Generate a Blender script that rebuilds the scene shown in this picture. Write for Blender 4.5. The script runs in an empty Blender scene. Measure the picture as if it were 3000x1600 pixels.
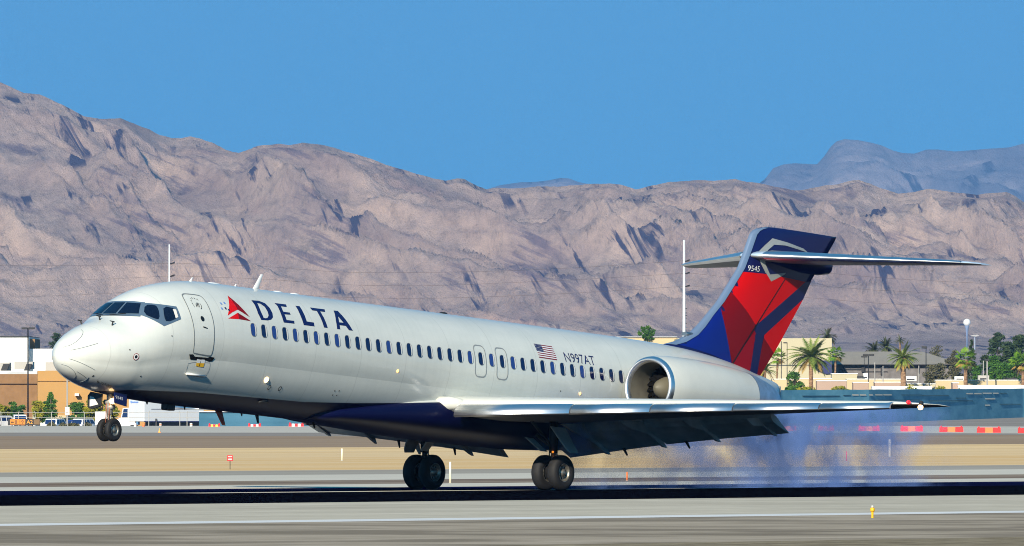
import bpy, bmesh, math, random
from mathutils import Vector, Matrix, noise
from mathutils.geometry import tessellate_polygon
R = math.radians
sc = bpy.context.scene
C = sc.collection

# ------------------------------------------------------------------ camera
CAM_H = 2.512
FPX = 33506.0          # focal length in pixels of the 3000 px wide picture
YH = 1186.0            # horizon row
cam_d = bpy.data.cameras.new('camera')
cam = bpy.data.objects.new('camera', cam_d); C.objects.link(cam)
cam.location = (0, 0, CAM_H); cam.rotation_euler = (R(90), 0, 0)
cam_d.sensor_width = 36.0
cam_d.lens = FPX / 3000.0 * 36.0
cam_d.shift_y = (YH - 800.0) / 3000.0
cam_d.clip_start = 1.0; cam_d.clip_end = 120000.0
sc.camera = cam

# ------------------------------------------------------------------ sky, sun, exposure
SUN_AZ = 17.0      # degrees left of straight behind the camera
SUN_EL = 23.0
w = bpy.data.worlds.new('World'); sc.world = w; w.use_nodes = True
nt = w.node_tree; nt.nodes.clear()
out = nt.nodes.new('ShaderNodeOutputWorld'); bg = nt.nodes.new('ShaderNodeBackground')
sky = nt.nodes.new('ShaderNodeTexSky'); sky.sky_type = 'NISHITA'; sky.sun_disc = False
sky.sun_elevation = R(SUN_EL)
sun_dir = Vector((-math.sin(R(SUN_AZ)) * math.cos(R(SUN_EL)), -math.cos(R(SUN_AZ)) * math.cos(R(SUN_EL)), math.sin(R(SUN_EL))))
sky.sun_rotation = math.atan2(sun_dir.x, sun_dir.y)
sky.altitude = 600; sky.air_density = 1.0; sky.dust_density = 0.0; sky.ozone_density = 4.0
tc = nt.nodes.new('ShaderNodeTexCoord')
lift = nt.nodes.new('ShaderNodeVectorMath'); lift.operation = 'ADD'; lift.inputs[1].default_value = (0, 0, 0.42)
hsv = nt.nodes.new('ShaderNodeHueSaturation'); hsv.inputs['Saturation'].default_value = 1.28; hsv.inputs['Value'].default_value = 1.17
hsv.inputs['Hue'].default_value = 0.474
nt.links.new(tc.outputs['Generated'], lift.inputs[0]); nt.links.new(lift.outputs[0], sky.inputs[0])
nt.links.new(sky.outputs[0], hsv.inputs['Color']); nt.links.new(hsv.outputs[0], bg.inputs[0])
bg.inputs[1].default_value = 0.13
nt.links.new(bg.outputs[0], out.inputs[0])
sd = bpy.data.lights.new('sun', 'SUN'); sd.energy = 5.0; sd.angle = R(0.5); sd.color = (1.0, 0.90, 0.74)
sun = bpy.data.objects.new('sun', sd); C.objects.link(sun)
sun.rotation_euler = sun_dir.to_track_quat('Z', 'Y').to_euler()
sc.view_settings.view_transform = 'Standard'; sc.view_settings.look = 'None'
sc.view_settings.gamma = 1; sc.view_settings.exposure = 0.5
sc.cycles.filter_width = 1.0; sc.cycles.use_denoising = True; sc.cycles.denoising_prefilter = 'NONE'; sc.cycles.caustics_reflective = False; sc.cycles.caustics_refractive = False; sc.cycles.volume_bounces = 0; sc.cycles.sample_clamp_indirect = 3.0; sc.cycles.max_bounces = 6
sc.cycles.volume_step_rate = 2.0

# ------------------------------------------------------------------ helpers
def mat(name, col, rough=0.6, metal=0.0, var=0.0, scale=1.0, col2=None, bump=0.0, coat=0.0, spec=0.5, stretch=(1, 1, 1), emit=None, estr=0.0, detail=4.0, coords='Object'):
    m = bpy.data.materials.new(name); m.use_nodes = True
    n = m.node_tree; b = n.nodes['Principled BSDF']
    b.inputs['Base Color'].default_value = (*col, 1); b.inputs['Roughness'].default_value = rough
    b.inputs['Metallic'].default_value = metal; b.inputs['Coat Weight'].default_value = coat
    b.inputs['Coat Roughness'].default_value = 0.08
    b.inputs['Specular IOR Level'].default_value = spec
    if emit:
        b.inputs['Emission Color'].default_value = (*emit, 1); b.inputs['Emission Strength'].default_value = estr
    if var > 0 or bump > 0 or col2:
        t = n.nodes.new('ShaderNodeTexCoord'); mp = n.nodes.new('ShaderNodeMapping'); mp.inputs['Scale'].default_value = stretch
        n.links.new(t.outputs[coords], mp.inputs[0])
        nz = n.nodes.new('ShaderNodeTexNoise'); nz.inputs['Scale'].default_value = scale; nz.inputs['Detail'].default_value = detail
        nz.inputs['Roughness'].default_value = 0.6
        n.links.new(mp.outputs[0], nz.inputs['Vector'])
        c2 = col2 or tuple(max(0, c * (1 - var)) for c in col)
        rp = n.nodes.new('ShaderNodeValToRGB'); rp.color_ramp.elements[0].position = 0.35; rp.color_ramp.elements[1].position = 0.65
        rp.color_ramp.elements[0].color = (*c2, 1); rp.color_ramp.elements[1].color = (*col, 1)
        n.links.new(nz.outputs['Fac'], rp.inputs[0]); n.links.new(rp.outputs[0], b.inputs['Base Color'])
        if bump > 0:
            bp = n.nodes.new('ShaderNodeBump'); bp.inputs['Strength'].default_value = 1.0; bp.inputs['Distance'].default_value = bump
            n.links.new(nz.outputs['Fac'], bp.inputs['Height']); n.links.new(bp.outputs[0], b.inputs['Normal'])
    return m

def obj(name, bm, mats, parent=None, smooth=False, loc=None):
    me = bpy.data.meshes.new(name)
    if smooth:
        for f in bm.faces: f.smooth = len(f.verts) <= 4
    bm.to_mesh(me); bm.free()
    for m in (mats if isinstance(mats, (list, tuple)) else [mats]): me.materials.append(m)
    o = bpy.data.objects.new(name, me); C.objects.link(o)
    if parent: o.parent = parent
    if loc: o.location = loc
    return o

def tag(o, label, cat, group=None, kind=None):
    o['label'] = label; o['category'] = cat
    if group: o['group'] = group
    if kind: o['kind'] = kind
    return o

def struct(o): o['kind'] = 'structure'; return o
def stuff(o, label=None, cat=None):
    o['kind'] = 'stuff'
    if label: o['label'] = label
    if cat: o['category'] = cat
    return o

def empty(name, loc, label, cat, group=None, rz=0):
    o = bpy.data.objects.new(name, None); C.objects.link(o); o.location = loc; o.rotation_euler = (0, 0, rz)
    o.empty_display_size = 0.5
    return tag(o, label, cat, group)

def W(px, py, Y):      # world point seen at picture position px, py at depth Y
    return Vector(((px - 1500.0) / FPX * Y, Y, CAM_H - (py - YH) / FPX * Y))
def gx(px, Y): return (px - 1500.0) / FPX * Y
def gz(py, Y): return CAM_H - (py - YH) / FPX * Y

def box(bm, x0, x1, y0, y1, z0, z1, mi=0, bev=0.0):
    vs = [bm.verts.new((x, y, z)) for z in (z0, z1) for x, y in ((x0, y0), (x1, y0), (x1, y1), (x0, y1))]
    fs = [bm.faces.new([vs[i] for i in q]) for q in ((3, 2, 1, 0), (4, 5, 6, 7), (0, 1, 5, 4), (1, 2, 6, 5), (2, 3, 7, 6), (3, 0, 4, 7))]
    for f in fs: f.material_index = mi
    if bev > 0:
        es = list({e for f in fs for e in f.edges})
        r = bmesh.ops.bevel(bm, geom=es, offset=bev, segments=2, affect='EDGES', profile=0.5)
        for f in r['faces']: f.material_index = mi
    return vs

def loft(bm, rings, closed=True, cap=True, mi=0):
    rv = [[bm.verts.new(p) for p in r] for r in rings]
    n = len(rv[0]); fs = []
    for a, b in zip(rv, rv[1:]):
        for i in range(n if closed else n - 1):
            j = (i + 1) % n
            try: fs.append(bm.faces.new((a[i], a[j], b[j], b[i])))
            except ValueError: pass
    if cap and closed:
        fs.append(bm.faces.new(list(reversed(rv[0])))); fs.append(bm.faces.new(rv[-1]))
    for f in fs: f.material_index = mi
    return rv

def tube(bm, pts, rad, n=10, mi=0, cap=True):
    pts = [Vector(p) for p in pts]
    rs = rad if isinstance(rad, (list, tuple)) else [rad] * len(pts)
    rings = []
    for i, p in enumerate(pts):
        d = (pts[min(i + 1, len(pts) - 1)] - pts[max(i - 1, 0)]).normalized()
        up = Vector((0, 0, 1)) if abs(d.z) < 0.95 else Vector((0, 1, 0))
        u = d.cross(up).normalized(); v = u.cross(d)
        rings.append([p + (u * math.cos(2 * math.pi * k / n) + v * math.sin(2 * math.pi * k / n)) * rs[i] for k in range(n)])
    return loft(bm, rings, True, cap, mi)

def lathe(bm, prof, axis_o, axis, n=32, mi=0, cap=False):
    # prof: list of (along, radius); axis 'x' or 'y'
    rings = []
    for a, r in prof:
        ring = []
        for k in range(n):
            c, s = math.cos(2 * math.pi * k / n) * r, math.sin(2 * math.pi * k / n) * r
            ring.append(Vector(axis_o) + (Vector((a, c, s)) if axis == 'x' else Vector((c, a, s)) if axis == 'y' else Vector((c, s, a))))
        rings.append(ring)
    return loft(bm, rings, True, cap, mi)

def interp(tab, x):
    if x <= tab[0][0]: return tab[0][1:]
    for a, b in zip(tab, tab[1:]):
        if x <= b[0]:
            f = (x - a[0]) / (b[0] - a[0])
            return tuple(p + (q - p) * f for p, q in zip(a[1:], b[1:]))
    return tab[-1][1:]

def sinterp(tab, x):   # monotone-ish cubic (Catmull-Rom) for smooth profiles
    if x <= tab[0][0]: return tab[0][1:]
    if x >= tab[-1][0]: return tab[-1][1:]
    for i in range(len(tab) - 1):
        if x <= tab[i + 1][0]:
            p1, p2 = tab[i], tab[i + 1]; p0 = tab[i - 1] if i else p1; p3 = tab[i + 2] if i + 2 < len(tab) else p2
            h = p2[0] - p1[0]; f = (x - p1[0]) / h; res = []
            for k in range(1, len(p1)):
                d = (p2[k] - p1[k]) / h
                dl = (p1[k] - p0[k]) / (p1[0] - p0[0]) if p1 is not p0 else d
                dr = (p3[k] - p2[k]) / (p3[0] - p2[0]) if p3 is not p2 else d
                m1 = 0 if dl * d <= 0 else 2 * dl * d / (dl + d)
                m2 = 0 if dr * d <= 0 else 2 * dr * d / (dr + d)
                res.append((2*f**3-3*f*f+1)*p1[k] + (f**3-2*f*f+f)*h*m1 + (-2*f**3+3*f*f)*p2[k] + (f**3-f*f)*h*m2)
            return tuple(res)

# ------------------------------------------------------------------ materials
M = {}
M['navy'] = mat('navy_paint', (0.006, 0.010, 0.085), 0.35, spec=0.3, coat=0.12)
M['blue'] = mat('blue_paint', (0.004, 0.016, 0.20), 0.4, spec=0.25, coat=0.08)
M['red'] = mat('red_paint', (0.72, 0.002, 0.002), 0.45, spec=0.2, coat=0.05)
M['darkred'] = mat('dark_red_paint', (0.22, 0.001, 0.004), 0.45, spec=0.2, coat=0.05)
M['midred'] = mat('mid_red_paint', (0.33, 0.001, 0.010), 0.45, spec=0.2, coat=0.05)
M['white'] = mat('white_paint', (0.78, 0.79, 0.78), 0.4, coat=0.3)
M['grey_light'] = mat('light_grey_paint', (0.40, 0.42, 0.40), 0.45, var=0.15, scale=3)
M['seam'] = mat('seam_grey', (0.16, 0.18, 0.19), 0.6)
M['seam_soft'] = mat('seam_soft', (0.42, 0.44, 0.44), 0.5)
M['seam_mid'] = mat('seam_mid', (0.26, 0.28, 0.29), 0.6)
M['black'] = mat('black', (0.004, 0.004, 0.005), 0.5)
M['dark'] = mat('dark_grey', (0.018, 0.019, 0.021), 0.55, var=0.5, scale=4)
M['flap'] = mat('flap_grey', (0.46, 0.47, 0.46), 0.5, var=0.35, scale=1.3)
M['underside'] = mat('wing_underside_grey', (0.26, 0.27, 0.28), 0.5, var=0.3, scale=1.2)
M['chrome'] = mat('polished_metal', (0.90, 0.90, 0.91), 0.34, 1.0, var=0.06, scale=2)
M['metal'] = mat('bare_metal', (0.55, 0.56, 0.56), 0.35, 1.0, var=0.3, scale=6)
M['tyre'] = mat('rubber', (0.010, 0.010, 0.011), 0.75, var=0.4, scale=6)
M['rim'] = mat('rim_metal', (0.48, 0.45, 0.38), 0.4, 0.8, var=0.5, scale=15)
M['glass'] = mat('cockpit_glass', (0.004, 0.006, 0.02), 0.06, spec=0.7)
M['wglass'] = mat('cabin_glass', (0.004, 0.008, 0.06), 0.12, spec=0.8)
M['wglass2'] = mat('cabin_glass_blind', (0.02, 0.05, 0.22), 0.25, spec=0.6)
M['reveal'] = mat('window_reveal', (0.70, 0.68, 0.62), 0.5)
M['frame_blue'] = mat('windshield_frame', (0.16, 0.24, 0.32), 0.35, 0.5)
M['lamp_warm'] = mat('lamp_warm', (1, 0.7, 0.4), 0.4, emit=(1.0, 0.62, 0.25), estr=5)
M['lamp_amber'] = mat('lamp_amber', (1, 0.5, 0.1), 0.4, emit=(1.0, 0.45, 0.08), estr=4)
M['lamp_red'] = mat('lamp_red', (0.7, 0.01, 0.02), 0.3, emit=(1.0, 0.02, 0.03), estr=0.8)
M['orange_glow'] = mat('beacon_orange', (0.9, 0.3, 0.03), 0.4, emit=(1, .3, .02), estr=0.7)
M['yellow'] = mat('yellow_paint', (0.8, 0.45, 0.02), 0.5)

# silver-white fuselage paint: navy belly below a line that climbs towards the wing
def fuselage_paint():
    m = bpy.data.materials.new('fuselage_paint'); m.use_nodes = True; n = m.node_tree; b = n.nodes['Principled BSDF']
    t = n.nodes.new('ShaderNodeTexCoord'); s = n.nodes.new('ShaderNodeSeparateXYZ'); n.links.new(t.outputs['Object'], s.inputs[0])
    mr = n.nodes.new('ShaderNodeMapRange'); mr.inputs['From Min'].default_value = -15; mr.inputs['From Max'].default_value = 21
    n.links.new(s.outputs['X'], mr.inputs['Value'])
    rp = n.nodes.new('ShaderNodeValToRGB'); n.links.new(mr.outputs[0], rp.inputs[0])
    pts = [(-15, 3.0), (-8, 2.4), (3.7, 2.33), (5.95, 2.13), (8, 1.97), (10.2, 1.84), (12.5, 1.80), (15.1, 1.75), (17.6, 1.63), (18.6, 1.50), (19.2, 1.2), (21, 0.5)]
    el = rp.color_ramp.elements
    while len(el) > 1: el.remove(el[-1])
    for i, (x, z) in enumerate(pts):
        e = el[0] if i == 0 else el.new((x + 15) / 36)
        e.position = (x + 15) / 36; v = z / 4; e.color = (v, v, v, 1)
    mul = n.nodes.new('ShaderNodeMath'); mul.operation = 'MULTIPLY'; mul.inputs[1].default_value = 4; n.links.new(rp.outputs[0], mul.inputs[0])
    sub = n.nodes.new('ShaderNodeMath'); sub.operation = 'SUBTRACT'; n.links.new(s.outputs['Z'], sub.inputs[0]); n.links.new(mul.outputs[0], sub.inputs[1])
    st = n.nodes.new('ShaderNodeMapRange'); st.inputs['From Min'].default_value = -0.01; st.inputs['From Max'].default_value = 0.01; n.links.new(sub.outputs[0], st.inputs['Value'])
    nz = n.nodes.new('ShaderNodeTexNoise'); nz.inputs['Scale'].default_value = 1.2; nz.inputs['Detail'].default_value = 5
    mp = n.nodes.new('ShaderNodeMapping'); mp.inputs['Scale'].default_value = (0.5, 1, 1.6); n.links.new(t.outputs['Object'], mp.inputs[0]); n.links.new(mp.outputs[0], nz.inputs['Vector'])
    r2 = n.nodes.new('ShaderNodeValToRGB'); r2.color_ramp.elements[0].position = .3; r2.color_ramp.elements[1].position = .7
    r2.color_ramp.elements[0].color = (0.60, 0.63, 0.59, 1); r2.color_ramp.elements[1].color = (0.68, 0.70, 0.65, 1); n.links.new(nz.outputs['Fac'], r2.inputs[0])
    fr = n.nodes.new('ShaderNodeMath'); fr.operation = 'PINGPONG'; fr.inputs[1].default_value = 1.05; n.links.new(s.outputs['X'], fr.inputs[0])
    lt = n.nodes.new('ShaderNodeMath'); lt.operation = 'LESS_THAN'; lt.inputs[1].default_value = 0.014; n.links.new(fr.outputs[0], lt.inputs[0])
    sm_ = n.nodes.new('ShaderNodeMapRange'); n.links.new(lt.outputs[0], sm_.inputs['Value']); sm_.inputs['To Min'].default_value = 1; sm_.inputs['To Max'].default_value = .88
    nz3 = n.nodes.new('ShaderNodeTexNoise'); nz3.inputs['Scale'].default_value = 2.2; nz3.inputs['Detail'].default_value = 6; m3 = n.nodes.new('ShaderNodeMapping'); m3.inputs['Scale'].default_value = (3.5, .3, .35); n.links.new(t.outputs['Object'], m3.inputs[0]); n.links.new(m3.outputs[0], nz3.inputs['Vector'])
    st3 = n.nodes.new('ShaderNodeMapRange'); st3.inputs['From Min'].default_value = .35; st3.inputs['From Max'].default_value = .6; st3.inputs['To Min'].default_value = .97; n.links.new(nz3.outputs['Fac'], st3.inputs['Value'])
    mm = n.nodes.new('ShaderNodeMath'); mm.operation = 'MULTIPLY'; n.links.new(sm_.outputs[0], mm.inputs[0]); n.links.new(st3.outputs[0], mm.inputs[1])
    sc2 = n.nodes.new('ShaderNodeVectorMath'); sc2.operation = 'SCALE'; n.links.new(r2.outputs[0], sc2.inputs[0]); n.links.new(mm.outputs[0], sc2.inputs['Scale'])
    mx = n.nodes.new('ShaderNodeMix'); mx.data_type = 'RGBA'; n.links.new(st.outputs[0], mx.inputs['Factor'])
    mx.inputs['A'].default_value = (0.002, 0.003, 0.032, 1); n.links.new(sc2.outputs[0], mx.inputs['B']); n.links.new(mx.outputs['Result'], b.inputs['Base Color'])
    b.inputs['Roughness'].default_value = 0.42; b.inputs['Specular IOR Level'].default_value = 0.15
    b.inputs['Coat Roughness'].default_value = 0.12; b.inputs['Coat IOR'].default_value = 1.5
    cw = n.nodes.new('ShaderNodeMapRange'); n.links.new(st.outputs[0], cw.inputs['Value']); cw.inputs['To Min'].default_value = 0.0; cw.inputs['To Max'].default_value = 0.7; n.links.new(cw.outputs[0], b.inputs['Coat Weight'])
    return m
M['skin'] = fuselage_paint()
M['cowl'] = mat('cowl_paint', (0.66, 0.67, 0.61), 0.42, 0.0, var=0.06, scale=1.5, coat=0.6, spec=.3)

# ================================================================== SETTING
# ---- ground: one sheet to the horizon, and bands that lie beside each other on it
A = 0.918; CA, SA = math.cos(A), math.sin(A)
rdir = Vector((CA, SA, 0)); ndir = Vector((-SA, CA, 0))
def rowY(py): return CAM_H * FPX / (py - YH)
def ground_mat(name, c1, c2, scale, stretch, rough=0.85, c3=None, rot=A, fine=0.35, spec=0.2, blotch=0.0):
    m = bpy.data.materials.new(name); m.use_nodes = True; n = m.node_tree; b = n.nodes['Principled BSDF']
    t = n.nodes.new('ShaderNodeTexCoord'); mp = n.nodes.new('ShaderNodeMapping'); mp.vector_type = 'TEXTURE'
    mp.inputs['Rotation'].default_value = (0, 0, rot); mp.inputs['Scale'].default_value = stretch
    n.links.new(t.outputs['Object'], mp.inputs[0])
    nz = n.nodes.new('ShaderNodeTexNoise'); nz.inputs['Scale'].default_value = scale; nz.inputs['Detail'].default_value = 5; nz.inputs['Roughness'].default_value = 0.65
    n.links.new(mp.outputs[0], nz.inputs['Vector'])
    rp = n.nodes.new('ShaderNodeValToRGB'); e = rp.color_ramp.elements; e[0].position = .3; e[1].position = .7; e[0].color = (*c1, 1); e[1].color = (*c2, 1)
    if c3: k = e.new(.5); k.color = (*c3, 1)
    n.links.new(nz.outputs['Fac'], rp.inputs[0])
    n2 = n.nodes.new('ShaderNodeTexNoise'); n2.inputs['Scale'].default_value = 0.9; n2.inputs['Detail'].default_value = 6; n2.inputs['Roughness'].default_value = 0.75
    n.links.new(t.outputs['Object'], n2.inputs['Vector'])
    m2 = n.nodes.new('ShaderNodeMapRange'); m2.inputs['From Min'].default_value = .3; m2.inputs['From Max'].default_value = .7; m2.inputs['To Min'].default_value = 1 - fine; m2.inputs['To Max'].default_value = 1 + fine * .6
    n.links.new(n2.outputs['Fac'], m2.inputs['Value'])
    mx = n.nodes.new('ShaderNodeVectorMath'); mx.operation = 'SCALE'; n.links.new(rp.outputs[0], mx.inputs[0]); n.links.new(m2.outputs[0], mx.inputs['Scale'])
    if blotch:
        n4 = n.nodes.new('ShaderNodeTexNoise'); n4.inputs['Scale'].default_value = 0.16; n4.inputs['Detail'].default_value = 2; n.links.new(t.outputs['Object'], n4.inputs['Vector'])
        m4 = n.nodes.new('ShaderNodeMapRange'); m4.interpolation_type = 'SMOOTHSTEP'; m4.inputs['From Min'].default_value = .38; m4.inputs['From Max'].default_value = .56; m4.inputs['To Min'].default_value = 1 - blotch; n.links.new(n4.outputs['Fac'], m4.inputs['Value'])
        x2 = n.nodes.new('ShaderNodeVectorMath'); x2.operation = 'SCALE'; n.links.new(mx.outputs[0], x2.inputs[0]); n.links.new(m4.outputs[0], x2.inputs['Scale']); mx = x2
    n.links.new(mx.outputs[0], b.inputs['Base Color'])
    b.inputs['Roughness'].default_value = 1.0; b.inputs['Specular IOR Level'].default_value = 0.0
    return m
G = {}
G['dirt'] = ground_mat('desert_dirt', (0.22, 0.18, 0.13), (0.32, 0.26, 0.19), 0.02, (3, 1, 1))
G['gravel'] = ground_mat('gravel', (0.16, 0.13, 0.09), (0.36, 0.31, 0.22), 1.2, (1, 1, 1), fine=.5)
G['shoulder'] = ground_mat('asphalt_shoulder', (0.32, 0.275, 0.215), (0.46, 0.395, 0.315), 0.28, (18, 1, 1), fine=.22, blotch=.38)
G['concrete'] = ground_mat('runway_concrete', (0.46, 0.42, 0.34), (0.60, 0.555, 0.455), 0.25, (16, 1, 1), fine=.18, blotch=.10)
G['line'] = ground_mat('white_marking', (0.60, 0.62, 0.62), (0.75, 0.76, 0.76), 0.3, (6, 1, 1), fine=.10)
G['rubber'] = ground_mat('rubbered_asphalt', (0.0008, 0.0008, 0.0012), (0.003, 0.003, 0.008), 0.25, (16, 1, 1), rough=0.9, fine=.2, spec=0.05)
G['asph_blue'] = ground_mat('worn_asphalt', (0.002, 0.003, 0.02), (0.005, 0.007, 0.05), 0.25, (16, 1, 1), rough=0.9, fine=.2, spec=0.05)
G['grey'] = ground_mat('grey_asphalt', (0.33, 0.305, 0.265), (0.40, 0.375, 0.325), 0.12, (12, 1, 1), fine=.1)
G['lightgrey'] = ground_mat('light_concrete', (0.54, 0.51, 0.44), (0.64, 0.61, 0.53), 0.1, (12, 1, 1), fine=.08)
G['seamdirt'] = ground_mat('dirt_joint', (0.16, 0.12, 0.10), (0.34, 0.28, 0.22), 0.25, (5, 1, 1), fine=.3)
G['sand'] = ground_mat('sand', (0.68, 0.43, 0.18), (0.88, 0.62, 0.31), 0.05, (14, 1, 1), c3=(0.74, 0.55, 0.32), fine=.12)
G['brown'] = ground_mat('brown_soil', (0.29, 0.21, 0.145), (0.37, 0.28, 0.20), 0.04, (10, 1, 1), fine=.12)
G['apron_dark'] = ground_mat('dark_taxiway_edge', (0.26, 0.235, 0.21), (0.32, 0.29, 0.26), 0.03, (10, 1, 1), rot=0, fine=.1)
G['apron'] = ground_mat('taxiway_concrete', (0.50, 0.47, 0.41), (0.58, 0.55, 0.48), 0.02, (10, 1, 1), rot=0, fine=.1)

bm = bmesh.new()
ZB = -1.25      # the land beyond the far taxiway lies lower
gr = [(-60000, -3000, -.06), (60000, -3000, -.06), (60000, 1362, -.06), (-60000, 1362, -.06), (-60000, 1395, ZB), (60000, 1395, ZB), (60000, 60000, ZB), (-60000, 60000, ZB)]
gv = [bm.verts.new(p) for p in gr]
for q in ((0, 1, 2, 3), (3, 2, 5, 4), (4, 5, 6, 7)): bm.faces.new([gv[i] for i in q])
struct(obj('ground', bm, G['dirt']))

def strip(name, py0, py1, m, t0=-60, t1=2600, z=0.0):
    q0, q1 = rowY(py0) * CA, rowY(py1) * CA       # py at picture column 1500
    bm = bmesh.new(); n = 60
    for i in range(n):
        a, b = t0 + (t1 - t0) * i / n, t0 + (t1 - t0) * (i + 1) / n
        vs = [bm.verts.new((*(ndir * q + rdir * t).xy, z)) for q, t in ((q0, a), (q0, b), (q1, b), (q1, a))]
        f = bm.faces.new(vs)
        if f.normal.z < 0: f.normal_flip()
    bmesh.ops.remove_doubles(bm, verts=bm.verts, dist=1e-4)
    bmesh.ops.recalc_face_normals(bm, faces=bm.faces)
    for f in bm.faces:
        if f.normal.z < 0: f.normal_flip()
    return struct(obj(name, bm, m))
strip('gravel', 1760, 1597.5, G['gravel'])
strip('runway_shoulder', 1597.5, 1521.5, G['shoulder'])
strip('road_marking', 1521.5, 1515.5, G['line'])
strip('runway', 1515.5, 1466, G['concrete'])
strip('runway_rubber', 1466, 1436.5, G['rubber'])
strip('runway_centre', 1434.6, 1424.5, G['asph_blue'])
# thin light joint between the two asphalt lanes
q0, q1 = rowY(1436.5) * CA, rowY(1434.6) * CA
for nm, ta, tb, mm in (('runway_seam', -60, 252.5, G['asph_blue']), ('road_marking', 252.5, 281, G['lightgrey']), ('runway_seam', 281, 2600, G['asph_blue'])):
    bm = bmesh.new()
    f = bm.faces.new([bm.verts.new((*(ndir * q + rdir * t).xy, 0)) for q, t in ((q0, ta), (q0, tb), (q1, tb), (q1, ta))])
    f.normal_update()
    if f.normal.z < 0: f.normal_flip()
    struct(obj(nm, bm, mm))
strip('runway_edge', 1424.5, 1414.5, G['lightgrey'])
strip('dirt_joint', 1414.5, 1402.5, G['seamdirt'])
strip('taxiway', 1402.5, 1386.5, G['lightgrey'])
strip('taxiway_shoulder', 1386.5, 1373.5, G['grey'])
strip('sand', 1373.5, 1308.5, G['sand'])

def ground_poly(name, pts, m):
    bm = bmesh.new()
    f = bm.faces.new([bm.verts.new((gx(px, rowY(py)), rowY(py), 0.0)) for px, py in pts]); f.normal_update()
    if f.normal.z < 0: f.normal_flip()
    return struct(obj(name, bm, m))
sl = (1308.5 - YH) / 25600.0
bot = [(-300, 1308.5 + 1800 * sl), (3300, 1308.5 - 1800 * sl)]
ground_poly('soil', [bot[0], bot[1], (3300, 1272), (2400, 1278), (-300, 1278)], G['brown'])
ground_poly('taxiway_edge', [(-300, 1278), (2400, 1278), (3300, 1272), (3300, 1271), (2400, 1268), (-300, 1267.5)], G['apron_dark'])
ground_poly('far_taxiway', [(-300, 1267.5), (2400, 1268), (3300, 1271), (3300, 1251), (2400, 1247), (1200, 1248), (-300, 1247.5)], G['apron'])
bm = bmesh.new()
vs = [bm.verts.new(p) for p in ((gx(3300, rowY(1251)), rowY(1251), 0), (gx(2400, rowY(1247)), rowY(1247), 0), (gx(1200, rowY(1248)), rowY(1248), 0), (gx(1200, 1420), 1420, 0), (gx(2300, 1510), 1510, gz(1240, 1510)), (gx(2550, 1530), 1530, gz(1239, 1530)), (gx(3000, 1590), 1590, gz(1223, 1590)), (gx(3300, 1620), 1620, gz(1214, 1620)))]
for q in ((0, 1, 5, 6, 7), (1, 2, 3, 4, 5)): bm.faces.new([vs[i] for i in q])
for f in bm.faces:
    f.normal_update()
    if f.normal.z < 0: f.normal_flip()
struct(obj('far_soil', bm, G['apron_dark']))

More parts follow.
